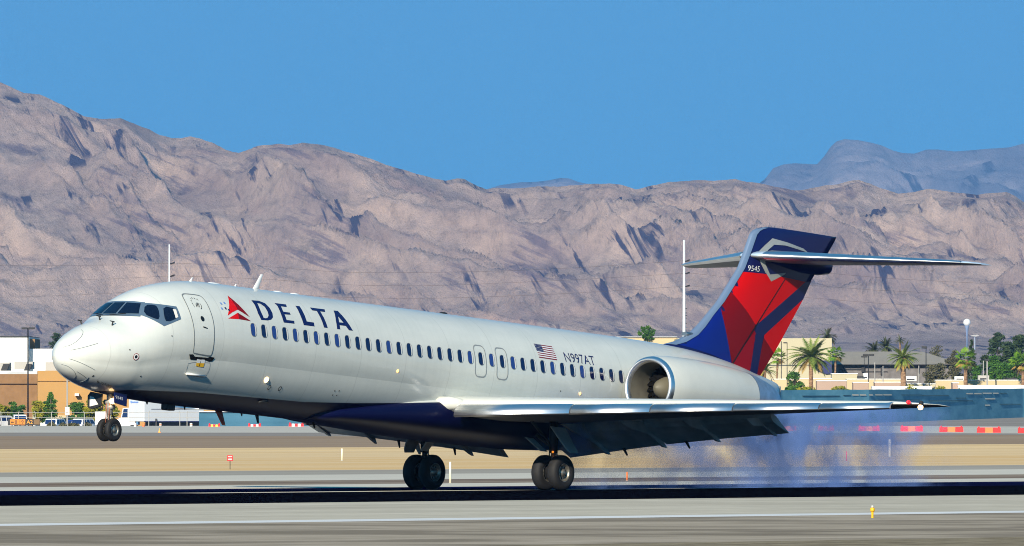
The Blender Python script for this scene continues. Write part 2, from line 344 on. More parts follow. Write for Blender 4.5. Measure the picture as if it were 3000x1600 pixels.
# ---- mountains
def terrain_mat(name, c1, c2, c3, dark, red, scale=0.004, bump=8):
    m = bpy.data.materials.new(name); m.use_nodes = True; n = m.node_tree; b = n.nodes['Principled BSDF']
    t = n.nodes.new('ShaderNodeTexCoord')
    def noise_(sc_, det, rough, rot=(0, 0, 0), stretch=(1, 1, 1), loc=(0, 0, 0), dist=0.0):
        mp = n.nodes.new('ShaderNodeMapping'); mp.vector_type = 'TEXTURE'; mp.inputs['Scale'].default_value = tuple(1 / q for q in stretch); mp.inputs['Rotation'].default_value = rot; mp.inputs['Location'].default_value = tuple(q * 300 for q in loc)
        n.links.new(t.outputs['Object'], mp.inputs[0])
        z = n.nodes.new('ShaderNodeTexNoise'); z.inputs['Scale'].default_value = sc_; z.inputs['Detail'].default_value = det; z.inputs['Roughness'].default_value = rough; z.inputs['Distortion'].default_value = dist
        n.links.new(mp.outputs[0], z.inputs['Vector']); return z.outputs['Fac']
    def ramp(src, pts):
        r = n.nodes.new('ShaderNodeValToRGB'); e = r.color_ramp.elements
        while len(e) > 1: e.remove(e[-1])
        for i, (p, c) in enumerate(pts):
            q = e[0] if i == 0 else e.new(p); q.position = p; q.color = (*c, 1) if isinstance(c, tuple) else (c, c, c, 1)
        n.links.new(src, r.inputs[0]); return r.outputs[0]
    def mul(a, b_):
        q = n.nodes.new('ShaderNodeMath'); q.operation = 'MULTIPLY'; n.links.new(a, q.inputs[0]); n.links.new(b_, q.inputs[1]); return q.outputs[0]
    def mixc(f, a, col):
        x = n.nodes.new('ShaderNodeMix'); x.data_type = 'RGBA'; n.links.new(f, x.inputs['Factor']); n.links.new(a, x.inputs['A']); x.inputs['B'].default_value = (*col, 1); return x.outputs['Result']
    col = ramp(noise_(scale, 9, .68), [(.34, c1), (.5, c2), (.66, c3)])
    # fine mottling
    col2 = n.nodes.new('ShaderNodeVectorMath'); col2.operation = 'SCALE'; n.links.new(col, col2.inputs[0])
    n.links.new(ramp(noise_(scale * 12, 9, .80, (0, R(-18), 0), (1.4, .5, 1.0)), [(.34, .66), (.46, 1.0), (.62, 1.22)]), col2.inputs['Scale']); col = col2.outputs[0]
    # dark strata running obliquely, in patches
    s1 = mul(ramp(noise_(scale * 3.0, 8, .65, (0, R(24), 0), (.9, .4, 7.0)), [(.51, 0.), (.60, .62)]), ramp(noise_(scale * 1.1, 3, .5, loc=(40, 0, 9)), [(.50, 0.), (.60, 1.)]))
    col = mixc(s1, col, dark)
    # steep gullies, their shadow painted dark into the rock colour
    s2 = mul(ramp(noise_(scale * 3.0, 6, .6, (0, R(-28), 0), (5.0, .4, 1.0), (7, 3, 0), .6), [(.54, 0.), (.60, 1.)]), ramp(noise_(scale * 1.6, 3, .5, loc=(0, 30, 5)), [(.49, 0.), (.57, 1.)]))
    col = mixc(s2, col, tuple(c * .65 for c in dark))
    # reddish soil patches
    s3 = ramp(noise_(scale * 1.3, 4, .5, (0, R(10), 0), (.7, .5, 2.2), (11, 17, 3)), [(.66, 0.), (.74, .45)]); col = mixc(s3, col, red)
    n.links.new(col, b.inputs['Base Color'])
    bp = n.nodes.new('ShaderNodeBump'); bp.inputs['Distance'].default_value = bump; bp.inputs['Strength'].default_value = 1.0
    n.links.new(noise_(scale * 6, 12, .78, (0, R(-20), 0), (1.6, .5, .8)), bp.inputs['Height']); n.links.new(bp.outputs[0], b.inputs['Normal'])
    b.inputs['Roughness'].default_value = 1.0; b.inputs['Specular IOR Level'].default_value = 0.0
    return m
K = 3000 / 2576
crest = [(-400, 120), (-150, 180), (0, 210), (60, 235), (100, 240), (160, 268), (210, 295), (250, 300), (300, 300), (340, 315), (370, 325), (400, 340), (430, 348), (455, 350), (480, 345), (510, 352), (540, 365), (570, 380), (600, 388), (625, 378), (650, 370), (700, 365), (730, 367), (760, 362), (800, 366), (850, 378), (900, 392), (950, 408), (1000, 426), (1050, 440), (1090, 452), (1120, 456), (1150, 451), (1170, 454), (1200, 470), (1225, 479), (1250, 475), (1280, 478), (1310, 476), (1340, 470), (1400, 473), (1450, 468), (1500, 465), (1530, 463), (1560, 468), (1600, 480), (1640, 470), (1680, 460), (1720, 458), (1760, 455), (1800, 458), (1850, 452), (1880, 460), (1920, 465), (1960, 474), (2000, 483), (2040, 478), (2080, 470), (2110, 466), (2140, 456), (2160, 453), (2190, 463), (2220, 478), (2260, 491), (2300, 484), (2340, 478), (2400, 486), (2460, 493), (2500, 489), (2530, 485), (2555, 494), (2576, 512), (2800, 540)]
crest = [(a * K, YH - b * K) for a, b in crest]
import array
def mountain(name, crest, Yf, Y0, Y1, Yb, pa, pb, npx, nfan, nrow, m, seed, amp, lam, pw, foot=0.0):
    bm = bmesh.new(); rows = []
    so = Vector((seed * 13.7, seed * 7.1, seed * 3.3))
    for j in range(nrow + 8):
        row = []
        for i in range(npx + 1):
            px = pa + (pb - pa) * i / npx
            ce = interp(crest, px)[0]
            Yc = Y1 + (Y1 - Y0) * 0.20 * noise.noise(Vector((px * 0.003, seed, 0)))
            zfoot = foot * Y0 / FPX
            if j < nfan:                       # outwash fan in front of the range
                t = -1.0; k = j / nfan; Y = Yf + (Y0 - Yf) * k
                zz = zfoot * k ** 1.3 - 4 * (1 - k)
            elif j <= nrow:
                t = (j - nfan) / (nrow - nfan); Y = Y0 + (Yc - Y0) * t
            else:
                t = 1.0; k = (j - nrow) / 7; Y = Yc + (Yb - Yc) * k
            X = (px - 1500) / FPX * Y
            zc = ce * Yc / FPX + CAM_H + 3
            p = Vector(((X + 0.55 * (Y - Y0)) / lam, Y / lam * 0.36, 0.0)) + so
            warp = Vector((noise.noise(p * 0.7 + Vector((9, 0, 0))), noise.noise(p * 0.7 + Vector((0, 9, 0))), 0)) * 0.9
            q = p + warp
            rg = 0.0; a_ = 1.0; fr = 1.0; tot = 0.0; wgt = 1.0
            for o_ in range(8):
                s = 1 - abs(noise.noise(q * fr + Vector((0, 0, o_ * 5.3)))) * 1.9
                s = max(0.0, s); s = s * s * wgt; wgt = min(1.0, max(0.0, s * 1.7))
                rg += s * a_; tot += a_; a_ *= 0.56; fr *= 2.07
            rg /= tot
            if j < nfan: z = zz + (rg - .3) * 5 * k
            elif j <= nrow:
                g = 0.25 * t + 0.75 * t ** pw
                # every column keeps its own long spurs: height is pushed up and down along ridge lines
                z = zfoot + (zc - zfoot) * g + amp * (rg - 0.30) * min(1.0, t * 3 + .12) * (1.0 - t ** 5) + 5 * (1 - .75 * t ** 3) * noise.fractal(Vector((X * 4.4 / lam, Y * 2.8 / lam, 0)), 0.9, 2.1, 4) * min(1, t * 4 + .1) * min(2.5, lam / 165)
                lim = (ce - 34.0 * (1 - t)) * Y / FPX + CAM_H
                if j < nrow and z > lim: z = lim - (z - lim) * 0.35
            else: z = zc * (1 - 0.9 * k)
            row.append(bm.verts.new((X, Y, z - 2.0)))
        rows.append(row)
    for r0, r1 in zip(rows, rows[1:]):
        for i in range(npx): bm.faces.new((r0[i], r0[i + 1], r1[i + 1], r1[i]))
    return struct(obj(name, bm, m, smooth=True))
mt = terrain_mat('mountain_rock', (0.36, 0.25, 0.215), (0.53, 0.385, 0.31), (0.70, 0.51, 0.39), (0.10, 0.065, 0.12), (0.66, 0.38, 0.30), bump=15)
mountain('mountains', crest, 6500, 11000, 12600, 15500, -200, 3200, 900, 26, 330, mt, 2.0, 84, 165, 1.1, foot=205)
far1 = [(a * K, YH - b * K) for a, b in [(1800, 500), (1890, 480), (1925, 452), (1945, 425), (1970, 416), (2000, 412), (2055, 415), (2075, 392), (2090, 370), (2105, 356), (2125, 350), (2160, 352), (2190, 357), (2220, 365), (2250, 380), (2270, 386), (2300, 388), (2330, 378), (2360, 378), (2400, 383), (2440, 380), (2480, 377), (2540, 372), (2576, 362), (2650, 350), (2800, 345)]]
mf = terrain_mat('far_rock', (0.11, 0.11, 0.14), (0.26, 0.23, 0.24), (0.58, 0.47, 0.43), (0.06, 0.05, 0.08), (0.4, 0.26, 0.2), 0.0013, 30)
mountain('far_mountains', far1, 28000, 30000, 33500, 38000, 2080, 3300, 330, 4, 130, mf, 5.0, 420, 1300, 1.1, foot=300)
far2 = [(a * K, YH - b * K) for a, b in [(1150, 500), (1210, 480), (1260, 466), (1310, 459), (1350, 458), (1380, 454), (1410, 448), (1430, 449), (1455, 458), (1500, 467), (1560, 490)]]
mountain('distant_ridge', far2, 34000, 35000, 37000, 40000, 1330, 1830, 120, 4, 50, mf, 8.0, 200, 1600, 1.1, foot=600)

# ================================================================== AIRCRAFT
PITCH = 0.07428
jet = empty('passenger_jet', (-0.724, 336.75, 0), 'white twin-engine passenger jet with navy and red tail, nose wheel lifted off the runway', 'airplane')
jet.rotation_mode = 'QUATERNION'
jet.rotation_quaternion = (Matrix.Rotation(math.pi + A, 4, 'Z') @ Matrix.Rotation(-PITCH, 4, 'Y')).to_quaternion()

# --- fuselage shape (x forward, y port, z up; main wheels touch the runway at the origin)
XN = 19.93
FT = [ # distance behind the nose tip, top, bottom, half width
 (0.0, 2.40, 2.40, 0.0), (0.02, 2.54, 2.27, 0.16), (0.07, 2.66, 2.17, 0.29), (0.16, 2.78, 2.06, 0.42), (0.30, 2.92, 1.95, 0.56), (0.5, 3.06, 1.85, 0.71), (0.8, 3.23, 1.74, 0.88), (1.2, 3.41, 1.64, 1.06), (1.6, 3.55, 1.57, 1.20),
 (1.95, 3.70, 1.52, 1.30), (2.2, 3.88, 1.50, 1.36), (2.5, 4.10, 1.47, 1.43), (2.8, 4.30, 1.45, 1.485), (3.2, 4.50, 1.435, 1.54), (3.7, 4.68, 1.42, 1.59), (4.3, 4.82, 1.41, 1.63), (5.0, 4.93, 1.405, 1.655), (6.0, 4.995, 1.40, 1.67),
 (8.0, 5.0, 1.40, 1.67), (22.5, 5.0, 1.40, 1.67), (24.5, 4.995, 1.62, 1.64), (26.5, 4.98, 2.02, 1.55), (28.5, 4.93, 2.48, 1.36), (30.0, 4.83, 2.82, 1.14), (31.5, 4.66, 3.10, 0.85), (32.7, 4.46, 3.32, 0.56), (33.6, 4.32, 3.48, 0.30), (34.1, 4.22, 3.58, 0.12), (34.25, 4.14, 3.70, 0.03)]
ZC, YCR = 2.69, 1.53
def fprof(x): return sinterp(FT, XN - x)
def section_y(zz, top, bot, hw):    # half width at height zz of a two-lobe section
    if zz >= top or zz <= bot or hw <= 0: return 0.0
    h = top - bot; u = (zz - bot) / h; U = (ZC - 1.40) / 3.6; CU = (3.35 - 1.40) / 3.6
    z0 = 1.40 + u * 3.6
    if z0 >= ZC:
        y = math.sqrt(max(0, 1.67 ** 2 - (z0 - 3.35) ** 2)) if z0 < 3.35 else 1.67 * math.sqrt(max(0, 1 - ((z0 - 3.35) / 1.65) ** 2))
    else:
        Rr = (ZC - 1.4); Rl = (YCR ** 2 + Rr ** 2) / (2 * Rr)
        y = math.sqrt(max(0, Rl ** 2 - (z0 - 1.4 - Rl) ** 2))
    return y / 1.67 * hw
def side_y(x, z):
    t, b, h = fprof(x); return section_y(z, t, b, h)
def ring_at(x, n=40):
    t, b, h = fprof(x); pts = []
    # param: angles for upper lobe & lower lobe so rows line up with the crease
    us = []
    for k in range(25): # crown to crease
        th = math.pi / 2 - (math.pi / 2 + math.asin((3.35 - ZC) / 1.67)) * k / 24
        z0 = 3.35 + (1.65 if th > 0 else 1.67) * math.sin(th)
        us.append((z0 - 1.4) / 3.6)
    Rr = (ZC - 1.4); Rl = (YCR ** 2 + Rr ** 2) / (2 * Rr); th0 = math.asin((ZC - 1.4 - Rl) / Rl)
    for k in range(1, 17):
        th = th0 + (-math.pi / 2 - th0) * k / 16
        us.append((Rl + Rl * math.sin(th)) / 3.6)
    us[0] = 1.0; us[-1] = 0.0
    for u in us: pts.append((x, section_y(b + u * (t - b), t, b, h) if 0 < u < 1 else 0.0, b + u * (t - b)))
    return pts + [(x, -y, z) for _, y, z in reversed(pts[1:-1])]
def fuselage():
    bm = bmesh.new(); xs = []
    d = 0.004
    while d < 34.25:
        xs.append(XN - d)
        d += 0.012 if d < 0.1 else 0.04 if d < 0.6 else 0.09 if d < 6 else 0.25 if d < 27 else 0.15
    xs.append(XN - 34.25)
    rv = loft(bm, [ring_at(x) for x in xs])
    n = len(rv[0])
    for r0, r1 in zip(rv, rv[1:]):
        for i in (24, n - 24):
            e = bm.edges.get((r0[i], r1[i]))
            if e and r0[i].co.x < XN - 3.5: e.smooth = False
    bmesh.ops.recalc_face_normals(bm, faces=bm.faces)
    return obj('fuselage', bm, [M['skin']], jet, smooth=True)
fus = fuselage()

# --- things painted on or set into a surface: flat outlines laid on it
def surf_side(x, z, off=0.0, sgn=1):
    e = 0.01; y = side_y(x, z)
    dx = (side_y(x + e, z) - side_y(x - e, z)) / (2 * e); dz = (side_y(x, z + e) - side_y(x, z - e)) / (2 * e)
    nn = Vector((-dx, 1, -dz)).normalized()
    p = Vector((x, y, z)) + nn * off
    p.y *= sgn
    return p
def surf_front(y, z, off=0.0):      # nose seen from the front: solve for x
    lo, hi = 14.0, XN - 0.001
    def inside(x): return side_y(x, z) > abs(y)
    for _ in range(36):
        mid = (lo + hi) / 2
        if inside(mid): lo = mid
        else: hi = mid
    return lo
def surf_front_p(y, z, off=0.0):
    e = 0.02; x = surf_front(y, z)
    dy = (surf_front(y + e, z) - surf_front(y - e, z)) / (2 * e); dz = (surf_front(y, z + e) - surf_front(y, z - e)) / (2 * e)
    return Vector((x, y, z)) + Vector((1, -dy, -dz)).normalized() * off
def decal_into(bm, loops, fn, step=0.12, mi=0):
    """loops: outline (+ holes) in the surface's own two coordinates"""
    b2 = bmesh.new()
    flat = [p for l in loops for p in l]
    vs = [b2.verts.new((p[0], p[1], 0)) for p in flat]
    for t in tessellate_polygon([[Vector((p[0], p[1], 0)) for p in l] for l in loops]):
        try: b2.faces.new([vs[i] for i in t])
        except ValueError: pass
    for ax in (0, 1):
        lo = min(p[ax] for p in flat); hi = max(p[ax] for p in flat); k = lo + step
        while k < hi:
            nv = Vector((1, 0, 0)) if ax == 0 else Vector((0, 1, 0))
            bmesh.ops.bisect_plane(b2, geom=b2.verts[:] + b2.edges[:] + b2.faces[:], plane_co=nv * k, plane_no=nv)
            k += step
    mp = {v: bm.verts.new(fn(v.co.x, v.co.y)) for v in b2.verts}
    for f in b2.faces:
        try: g = bm.faces.new([mp[v] for v in f.verts]); g.material_index = mi; g.smooth = True
        except ValueError: pass
    b2.free()
def orient(bm, ref):
    for f in bm.faces:
        f.normal_update()
        if f.normal.dot(ref) < 0: f.normal_flip()
def decal(name, loops, m, parent=None, off=0.006, step=0.12, sgn=1):
    bm = bmesh.new()
    decal_into(bm, loops, lambda a, b: surf_side(a, b, off, sgn), step)
    orient(bm, Vector((0, sgn, 0)))
    return obj(name, bm, m, parent or jet)
def rrect(cx, cz, w, h, r, n=5, lean=0.0):
    pts = []
    for sx, sz, a0 in ((1, 1, 0), (-1, 1, 90), (-1, -1, 180), (1, -1, 270)):
        for k in range(n + 1):
            a = R(a0 + 90 * k / n); px = sx * (w / 2 - r) + math.cos(a) * r; pz = sz * (h / 2 - r) + math.sin(a) * r
            pts.append((cx + px + lean * pz, cz + pz))
    return pts
def circle(cx, cz, r, n=20): return [(cx + r * math.cos(2 * math.pi * k / n), cz + r * math.sin(2 * math.pi * k / n)) for k in range(n)]
def text_loops(s, size=1.0):
    cu = bpy.data.curves.new('t', 'FONT'); cu.body = s; cu.size = size; cu.resolution_u = 3
    o = bpy.data.objects.new('t', cu); C.objects.link(o); bpy.context.view_layer.update()
    me = bpy.data.meshes.new_from_object(o)
    v = [(p.co.x, p.co.y) for p in me.vertices]; f = [list(p.vertices) for p in me.polygons]
    bpy.data.objects.remove(o); bpy.data.curves.remove(cu); bpy.data.meshes.remove(me)
    return v, f
def text_into(bm, s, size, fn, mi=0, bold=0.0):
    v, f = text_loops(s, size); vs = [bm.verts.new(fn(a, b)) for a, b in v]
    for q in f:
        try: g = bm.faces.new([vs[i] for i in q]); g.material_index = mi
        except ValueError: pass

PAINT = __import__('json').loads('''{"D":[[12.928,4.543],[12.568,4.556],[12.352,4.503],[12.273,4.368],[12.272,4.223],[12.332,4.1],[12.446,4.029],[12.62,3.991],[12.924,3.982],[12.973,4.166],[12.924,4.405]],"Dh":[[12.741,4.479],[12.607,4.471],[12.483,4.39],[12.472,4.258],[12.499,4.146],[12.579,4.073],[12.682,4.045],[12.78,4.049],[12.798,4.239]],"E":[[11.868,4.551],[11.326,4.552],[11.39,4.472],[11.658,4.473],[11.701,4.313],[11.412,4.312],[11.418,4.249],[11.707,4.241],[11.713,4.076],[11.367,4.076],[11.395,3.995],[11.888,3.991],[11.874,4.236],[11.819,4.476]],"L":[[10.898,4.551],[10.702,4.552],[10.769,4.109],[10.443,4.103],[10.47,3.991],[10.963,3.991],[10.957,4.251]],"T":[[10.224,4.555],[9.539,4.556],[9.611,4.474],[9.845,4.475],[9.854,3.997],[10.026,3.995],[10.005,4.474],[10.208,4.473]],"A":[[9.116,4.558],[8.92,4.562],[8.679,4.008],[8.863,4.009],[8.95,4.128],[9.232,4.126],[9.268,4.0],[9.414,4.001],[9.329,4.244]],"Ah":[[9.103,4.389],[9.201,4.211],[8.997,4.212]],"w_up_a":[[13.942,4.596],[13.872,4.199],[14.18,4.096],[14.434,3.982]],"w_up_b":[[13.942,4.596],[13.421,4.013],[13.872,4.199]],"w_lo_a":[[13.931,4.104],[13.959,3.919],[14.45,3.898]],"w_lo_b":[[13.931,4.104],[13.418,3.903],[13.959,3.919]],"reg":[[-1.426,3.905],[-2.934,3.903],[-1.429,4.18]],"flag":[[-0.156,4.333],[-1.033,4.317],[-1.033,3.908],[-0.159,3.921]],"exit1":[[2.747,3.592]],"exit2":[[1.713,3.594]],"mdl":[[18.819,1.744],[18.216,1.632],[18.886,1.805]],"door":[[15.9,4.442],[15.802,4.496],[15.699,4.514],[15.342,4.513],[15.163,4.492],[15.122,4.346],[15.13,4.057],[15.123,3.761],[15.13,3.404],[15.126,3.068],[15.116,2.872],[15.147,2.771],[15.251,2.762],[15.872,2.783],[15.965,2.806],[15.991,3.178],[16.011,3.571],[16.018,3.927],[15.977,4.247]],"door_win":[[15.57,3.8]],"door_handle":[[15.61,3.574],[15.571,3.583],[15.416,3.549],[15.425,3.527],[15.506,3.532],[15.608,3.552]],"roundel":[[15.547,4.198]],"sill":[[16.091,2.752],[15.926,2.769],[15.821,2.708],[15.261,2.722],[15.187,2.758],[14.971,2.749],[15.026,2.632],[15.16,2.616],[15.323,2.648],[15.967,2.618]],"plac":[[15.703,2.658],[15.341,2.657],[15.327,2.559],[15.674,2.542],[15.337,2.444],[15.672,2.454]],"hatch":[[16.026,2.545],[16.016,2.407],[16.003,2.182],[15.12,2.21],[15.034,2.364],[15.069,2.559],[15.114,2.615]],"hatch_step":[[15.972,2.224],[15.127,2.219]],"static":[[18.1,2.527]],"rings":[[12.122,2.115],[11.643,2.12]],"lamps":[[12.4,2.309],[6.627,3.002],[-2.14,3.009]],"dots":[[16.872,3.209],[18.326,2.706],[17.67,2.012],[19.12,1.914],[-1.182,3.012],[9.198,2.238],[9.005,2.252],[9.198,2.12],[9.01,2.122]],"strips":[[[19.863,2.654],[19.161,3.211]],[[19.825,2.579],[19.215,2.818]],[[19.852,2.335],[19.194,2.07]],[[19.867,2.181],[19.366,1.827]],[[19.57,2.003],[19.224,1.856]],[[19.111,1.738],[19.181,1.871]]],"probes":[[18.3,3.561],[18.418,3.395]],"frame_side":[[17.18,4.128],[16.389,4.081],[16.421,3.721],[17.099,3.466],[17.35,3.621],[17.53,3.735],[17.72,3.76],[17.351,3.99]],"pane_c":[[17.227,4.058],[17.009,4.075],[16.988,3.999],[17.163,3.647],[17.292,3.664],[17.471,3.778]],"pane_d":[[16.819,4.055],[16.458,4.013],[16.501,3.754],[16.98,3.576],[16.988,3.746]],"shade_d":[[16.575,3.988],[16.474,3.981],[16.513,3.768],[16.619,3.721]],"scoop":[[11.959,1.725]],"fin_low":[[-8.667,5.019],[-9.433,5.305],[-9.914,5.625],[-10.366,5.924],[-10.985,6.389],[-11.018,6.089],[-11.189,5.613],[-11.421,5.028],[-11.597,4.62],[-10.559,4.81],[-9.47,4.932]],"fin_r1":[[-11.949,7.456],[-13.416,7.488],[-15.383,7.424],[-12.815,5.901],[-12.722,5.924],[-12.313,6.231],[-11.851,6.534],[-11.57,6.737],[-11.407,6.868]],"fin_r2":[[-11.407,6.868],[-11.57,6.737],[-11.851,6.534],[-12.313,6.231],[-12.736,5.918],[-12.716,5.716],[-11.61,4.621],[-11.421,5.028],[-11.189,5.613],[-11.018,6.089],[-10.985,6.389]],"fin_r3":[[-12.73,5.717],[-12.841,5.631],[-12.77,5.361],[-12.684,4.598],[-12.662,4.408],[-11.624,4.622]],"fin_navy":[[-15.383,7.424],[-15.714,7.475],[-15.337,6.888],[-13.296,5.63],[-13.228,5.397],[-13.092,4.308],[-12.662,4.408],[-12.77,5.361],[-12.783,5.74],[-12.815,5.901]],"fin_r4":[[-15.337,6.888],[-14.286,5.538],[-13.949,5.132],[-13.296,5.546],[-13.296,5.63]],"fin_r5":[[-13.281,5.545],[-13.949,5.132],[-13.782,4.948],[-13.218,4.306],[-13.092,4.308],[-13.197,5.168]],"fin_hinge":[[-14.186,7.423],[-14.241,7.428],[-11.679,4.634],[-11.595,4.627]],"fin_strip":[[-12.794,8.826],[-12.817,8.809],[-12.729,8.649],[-12.51,8.214],[-11.965,7.469],[-11.42,6.869],[-10.985,6.389],[-10.337,5.892],[-9.613,5.432],[-8.698,5.041],[-8.511,5.026],[-9.425,5.417],[-10.029,5.784],[-10.628,6.247],[-11.34,6.908],[-11.932,7.523],[-12.331,8.162],[-12.491,8.592]],"trim":[[-13.377,8.591],[-14.189,8.528],[-15.069,8.421],[-15.374,8.314],[-15.046,8.347],[-14.067,8.43],[-13.484,8.403],[-13.187,8.215],[-13.063,8.053],[-13.082,7.789],[-13.35,7.49],[-13.119,7.508],[-12.88,7.753],[-12.711,8.004],[-12.748,8.14],[-13.029,8.353]],"trim2":[[-13.173,7.626],[-13.35,7.482],[-14.22,7.608],[-14.127,7.536],[-13.439,7.277],[-13.083,7.562]],"finnum":[[-12.249,7.511],[-12.802,7.52],[-12.269,7.679]],"nosedoor":[[17.979,1.532],[17.416,1.523],[17.41,1.172],[17.957,1.236]],"nosenum":[[17.933,1.364],[17.592,1.333],[17.945,1.452]]}''')

# cabin windows, port side
xs_w = [13.368 - 0.4826 * i for i in range(22)] + [13.368 - 0.4826 * 21 - 0.5155 * k for k in range(1, 5)]
xs_w += [xs_w[-1] - 0.4826 * k for k in range(1, 13)]
random.seed(4)
for i, x in enumerate(xs_w):
    bm = bmesh.new(); zc = 3.662
    outer = rrect(x, zc, 0.262, 0.385, 0.115); inner = rrect(x, zc, 0.236, 0.358, 0.103)
    decal_into(bm, [outer, inner], lambda a, b: surf_side(a, b, 0.008), 0.2, 1)
    # aft reveal: flat crescent, its sunlit look painted in as a pale colour
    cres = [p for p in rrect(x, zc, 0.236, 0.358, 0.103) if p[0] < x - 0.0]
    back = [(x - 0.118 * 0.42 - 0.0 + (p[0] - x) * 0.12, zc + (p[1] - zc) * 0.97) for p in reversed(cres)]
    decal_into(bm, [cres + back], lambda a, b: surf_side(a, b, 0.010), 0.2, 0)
    orient(bm, Vector((0, 1, 0)))
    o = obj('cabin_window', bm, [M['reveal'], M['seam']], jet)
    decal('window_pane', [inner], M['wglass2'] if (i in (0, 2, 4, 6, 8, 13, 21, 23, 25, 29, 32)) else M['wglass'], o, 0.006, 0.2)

def P(key): return [tuple(p) for p in PAINT[key]]
# airline title, emblem, registration, flag
for k in ('D', 'E', 'L', 'T', 'A'):
    decal('title_letter', [P(k)] + ([P(k + 'h')] if k + 'h' in PAINT else []), M['navy'], None, 0.006, 0.15)
bm = bmesh.new()
for k, mi in (('w_up_a', 0), ('w_up_b', 1), ('w_lo_a', 0), ('w_lo_b', 1)):
    decal_into(bm, [P(k)], lambda a, b: surf_side(a, b, 0.006), 0.15, mi)
orient(bm, Vector((0, 1, 0))); obj('airline_emblem', bm, [M['red'], M['darkred']], jet)
def side_text(name, s, p0, p1, ph, m, cond=1.0, off=0.007):
    """text along p0->p1 (baseline start, end) with cap height vector to ph, in (x, z)"""
    v, _ = text_loops(s, 1.0); wdt = max(a for a, b in v); hgt = max(b for a, b in v)
    u = ((p1[0] - p0[0]) / wdt, (p1[1] - p0[1]) / wdt); t = ((ph[0] - p0[0]) / hgt, (ph[1] - p0[1]) / hgt)
    bm = bmesh.new()
    text_into(bm, s, 1.0, lambda a, b: surf_side(p0[0] + u[0] * a + t[0] * b, p0[1] + u[1] * a + t[1] * b, off))
    orient(bm, Vector((0, 1, 0)))
    return obj(name, bm, m, jet)
q = P('reg'); side_text('registration', 'N997AT', q[0], q[1], q[2], M['navy'])
q = P('mdl'); side_text('type_lettering', 'B-717-200', q[0], q[1], q[2], M['dark'])
# flag
f4 = P('flag')  # TL, TR, BR, BL
def fl(u, v): return tuple(f4[0][k] * (1-u)*(1-v) + f4[1][k]*u*(1-v) + f4[2][k]*u*v + f4[3][k]*(1-u)*v for k in (0, 1))
bm = bmesh.new()
for k in range(13):
    u0 = 0.40 if k < 7 else 0.0
    decal_into(bm, [[fl(u0, k/13), fl(1, k/13), fl(1, (k+1)/13), fl(u0, (k+1)/13)]], lambda a, b: surf_side(a, b, 0.006), 0.3, 0 if k % 2 == 0 else 1)
decal_into(bm, [[fl(0, 0), fl(.4, 0), fl(.4, 7/13), fl(0, 7/13)]], lambda a, b: surf_side(a, b, 0.006), 0.3, 2)
for r_ in range(5):
    for c_ in range(6):
        a, b = fl(0.035 + c_ * 0.066, 0.06 + r_ * 0.10); decal_into(bm, [circle(a, b, 0.010, 5)], lambda a, b: surf_side(a, b, 0.009), 1, 1)
orient(bm, Vector((0, 1, 0))); obj('flag_marking', bm, [mat('flag_red', (0.20, 0.01, 0.02), .5), M['white'], M['navy']], jet)

# cabin door
def band(loop, wd):          # ring between a loop and the same loop pulled in
    cx = sum(p[0] for p in loop) / len(loop); cz = sum(p[1] for p in loop) / len(loop)
    inn = []
    n = len(loop)
    for i in range(n):
        a, b, c = loop[i - 1], loop[i], loop[(i + 1) % n]
        t = Vector((c[0] - a[0], c[1] - a[1])).normalized(); nn = Vector((-t.y, t.x))
        if nn.dot(Vector((cx - b[0], cz - b[1]))) < 0: nn = -nn
        inn.append((b[0] + nn.x * wd, b[1] + nn.y * wd))
    return inn
def smooth_loop(l, it=2):
    for _ in range(it):
        r = []
        for a, b in zip(l, l[1:] + l[:1]):
            r += [(a[0]*.75+b[0]*.25, a[1]*.75+b[1]*.25), (a[0]*.25+b[0]*.75, a[1]*.25+b[1]*.75)]
        l = r
    return l
dl = smooth_loop(P('door'))
bm = bmesh.new(); decal_into(bm, [dl], lambda a, b: surf_side(a, b, 0.004), 0.15, 0)
decal_into(bm, [dl, band(dl, 0.028)], lambda a, b: surf_side(a, b, 0.009), 0.15, 1)
orient(bm, Vector((0, 1, 0))); door = obj('cabin_door', bm, [M['skin'], M['seam']], jet)
q = P('door_win')[0]; decal('door_window', [circle(q[0], q[1], 0.075)], M['black'], door, 0.011)
q = P('door_handle'); decal('door_handle', [q], M['black'], door, 0.012)
# alliance roundel on the door
q = P('roundel'); cx, cz = q[0]; rr = 0.135
bm = bmesh.new()
fn = lambda a, b: surf_side(a, b, 0.011)
arc = [(cx - rr * math.cos(R(t)), cz + rr * math.sin(R(t))) for t in range(-70, 21, 10)]
decal_into(bm, [arc + [(cx - rr * .88 * math.cos(R(t)), cz + rr * .88 * math.sin(R(t))) for t in range(20, -71, -10)]], fn, 1)
for k in range(3):
    ox = 0.055 - k * 0.05
    decal_into(bm, [[(cx + ox + .035, cz - .07), (cx + ox + .02, cz + .0), (cx + ox - .035, cz + .06), (cx + ox - .055, cz + .06), (cx + ox - .01, cz), (cx + ox + .015, cz - .07)]], fn, 1)
for k, ch in enumerate('SKYTEAM'):
    an = R(200 - k * 24); lx, lz = cx - math.cos(an) * rr * 1.35, cz + math.sin(an) * rr * 1.35
    text_into(bm, ch, 0.075, lambda a, b: surf_side(lx - a + .02, lz + b - .02, 0.011))
orient(bm, Vector((0, 1, 0))); obj('alliance_roundel', bm, M['dark'], door)
decal('door_sill', [P('sill')], M['black'], None, 0.012)
bm = bmesh.new(); q = P('plac'); 
decal_into(bm, [[q[0], q[1], q[2], q[3]]], fn, 1, 0); decal_into(bm, [[q[3], q[2], q[4], q[5]]], fn, 1, 1)
mxx, mzz = (q[0][0] + q[1][0]) / 2, q[0][1]
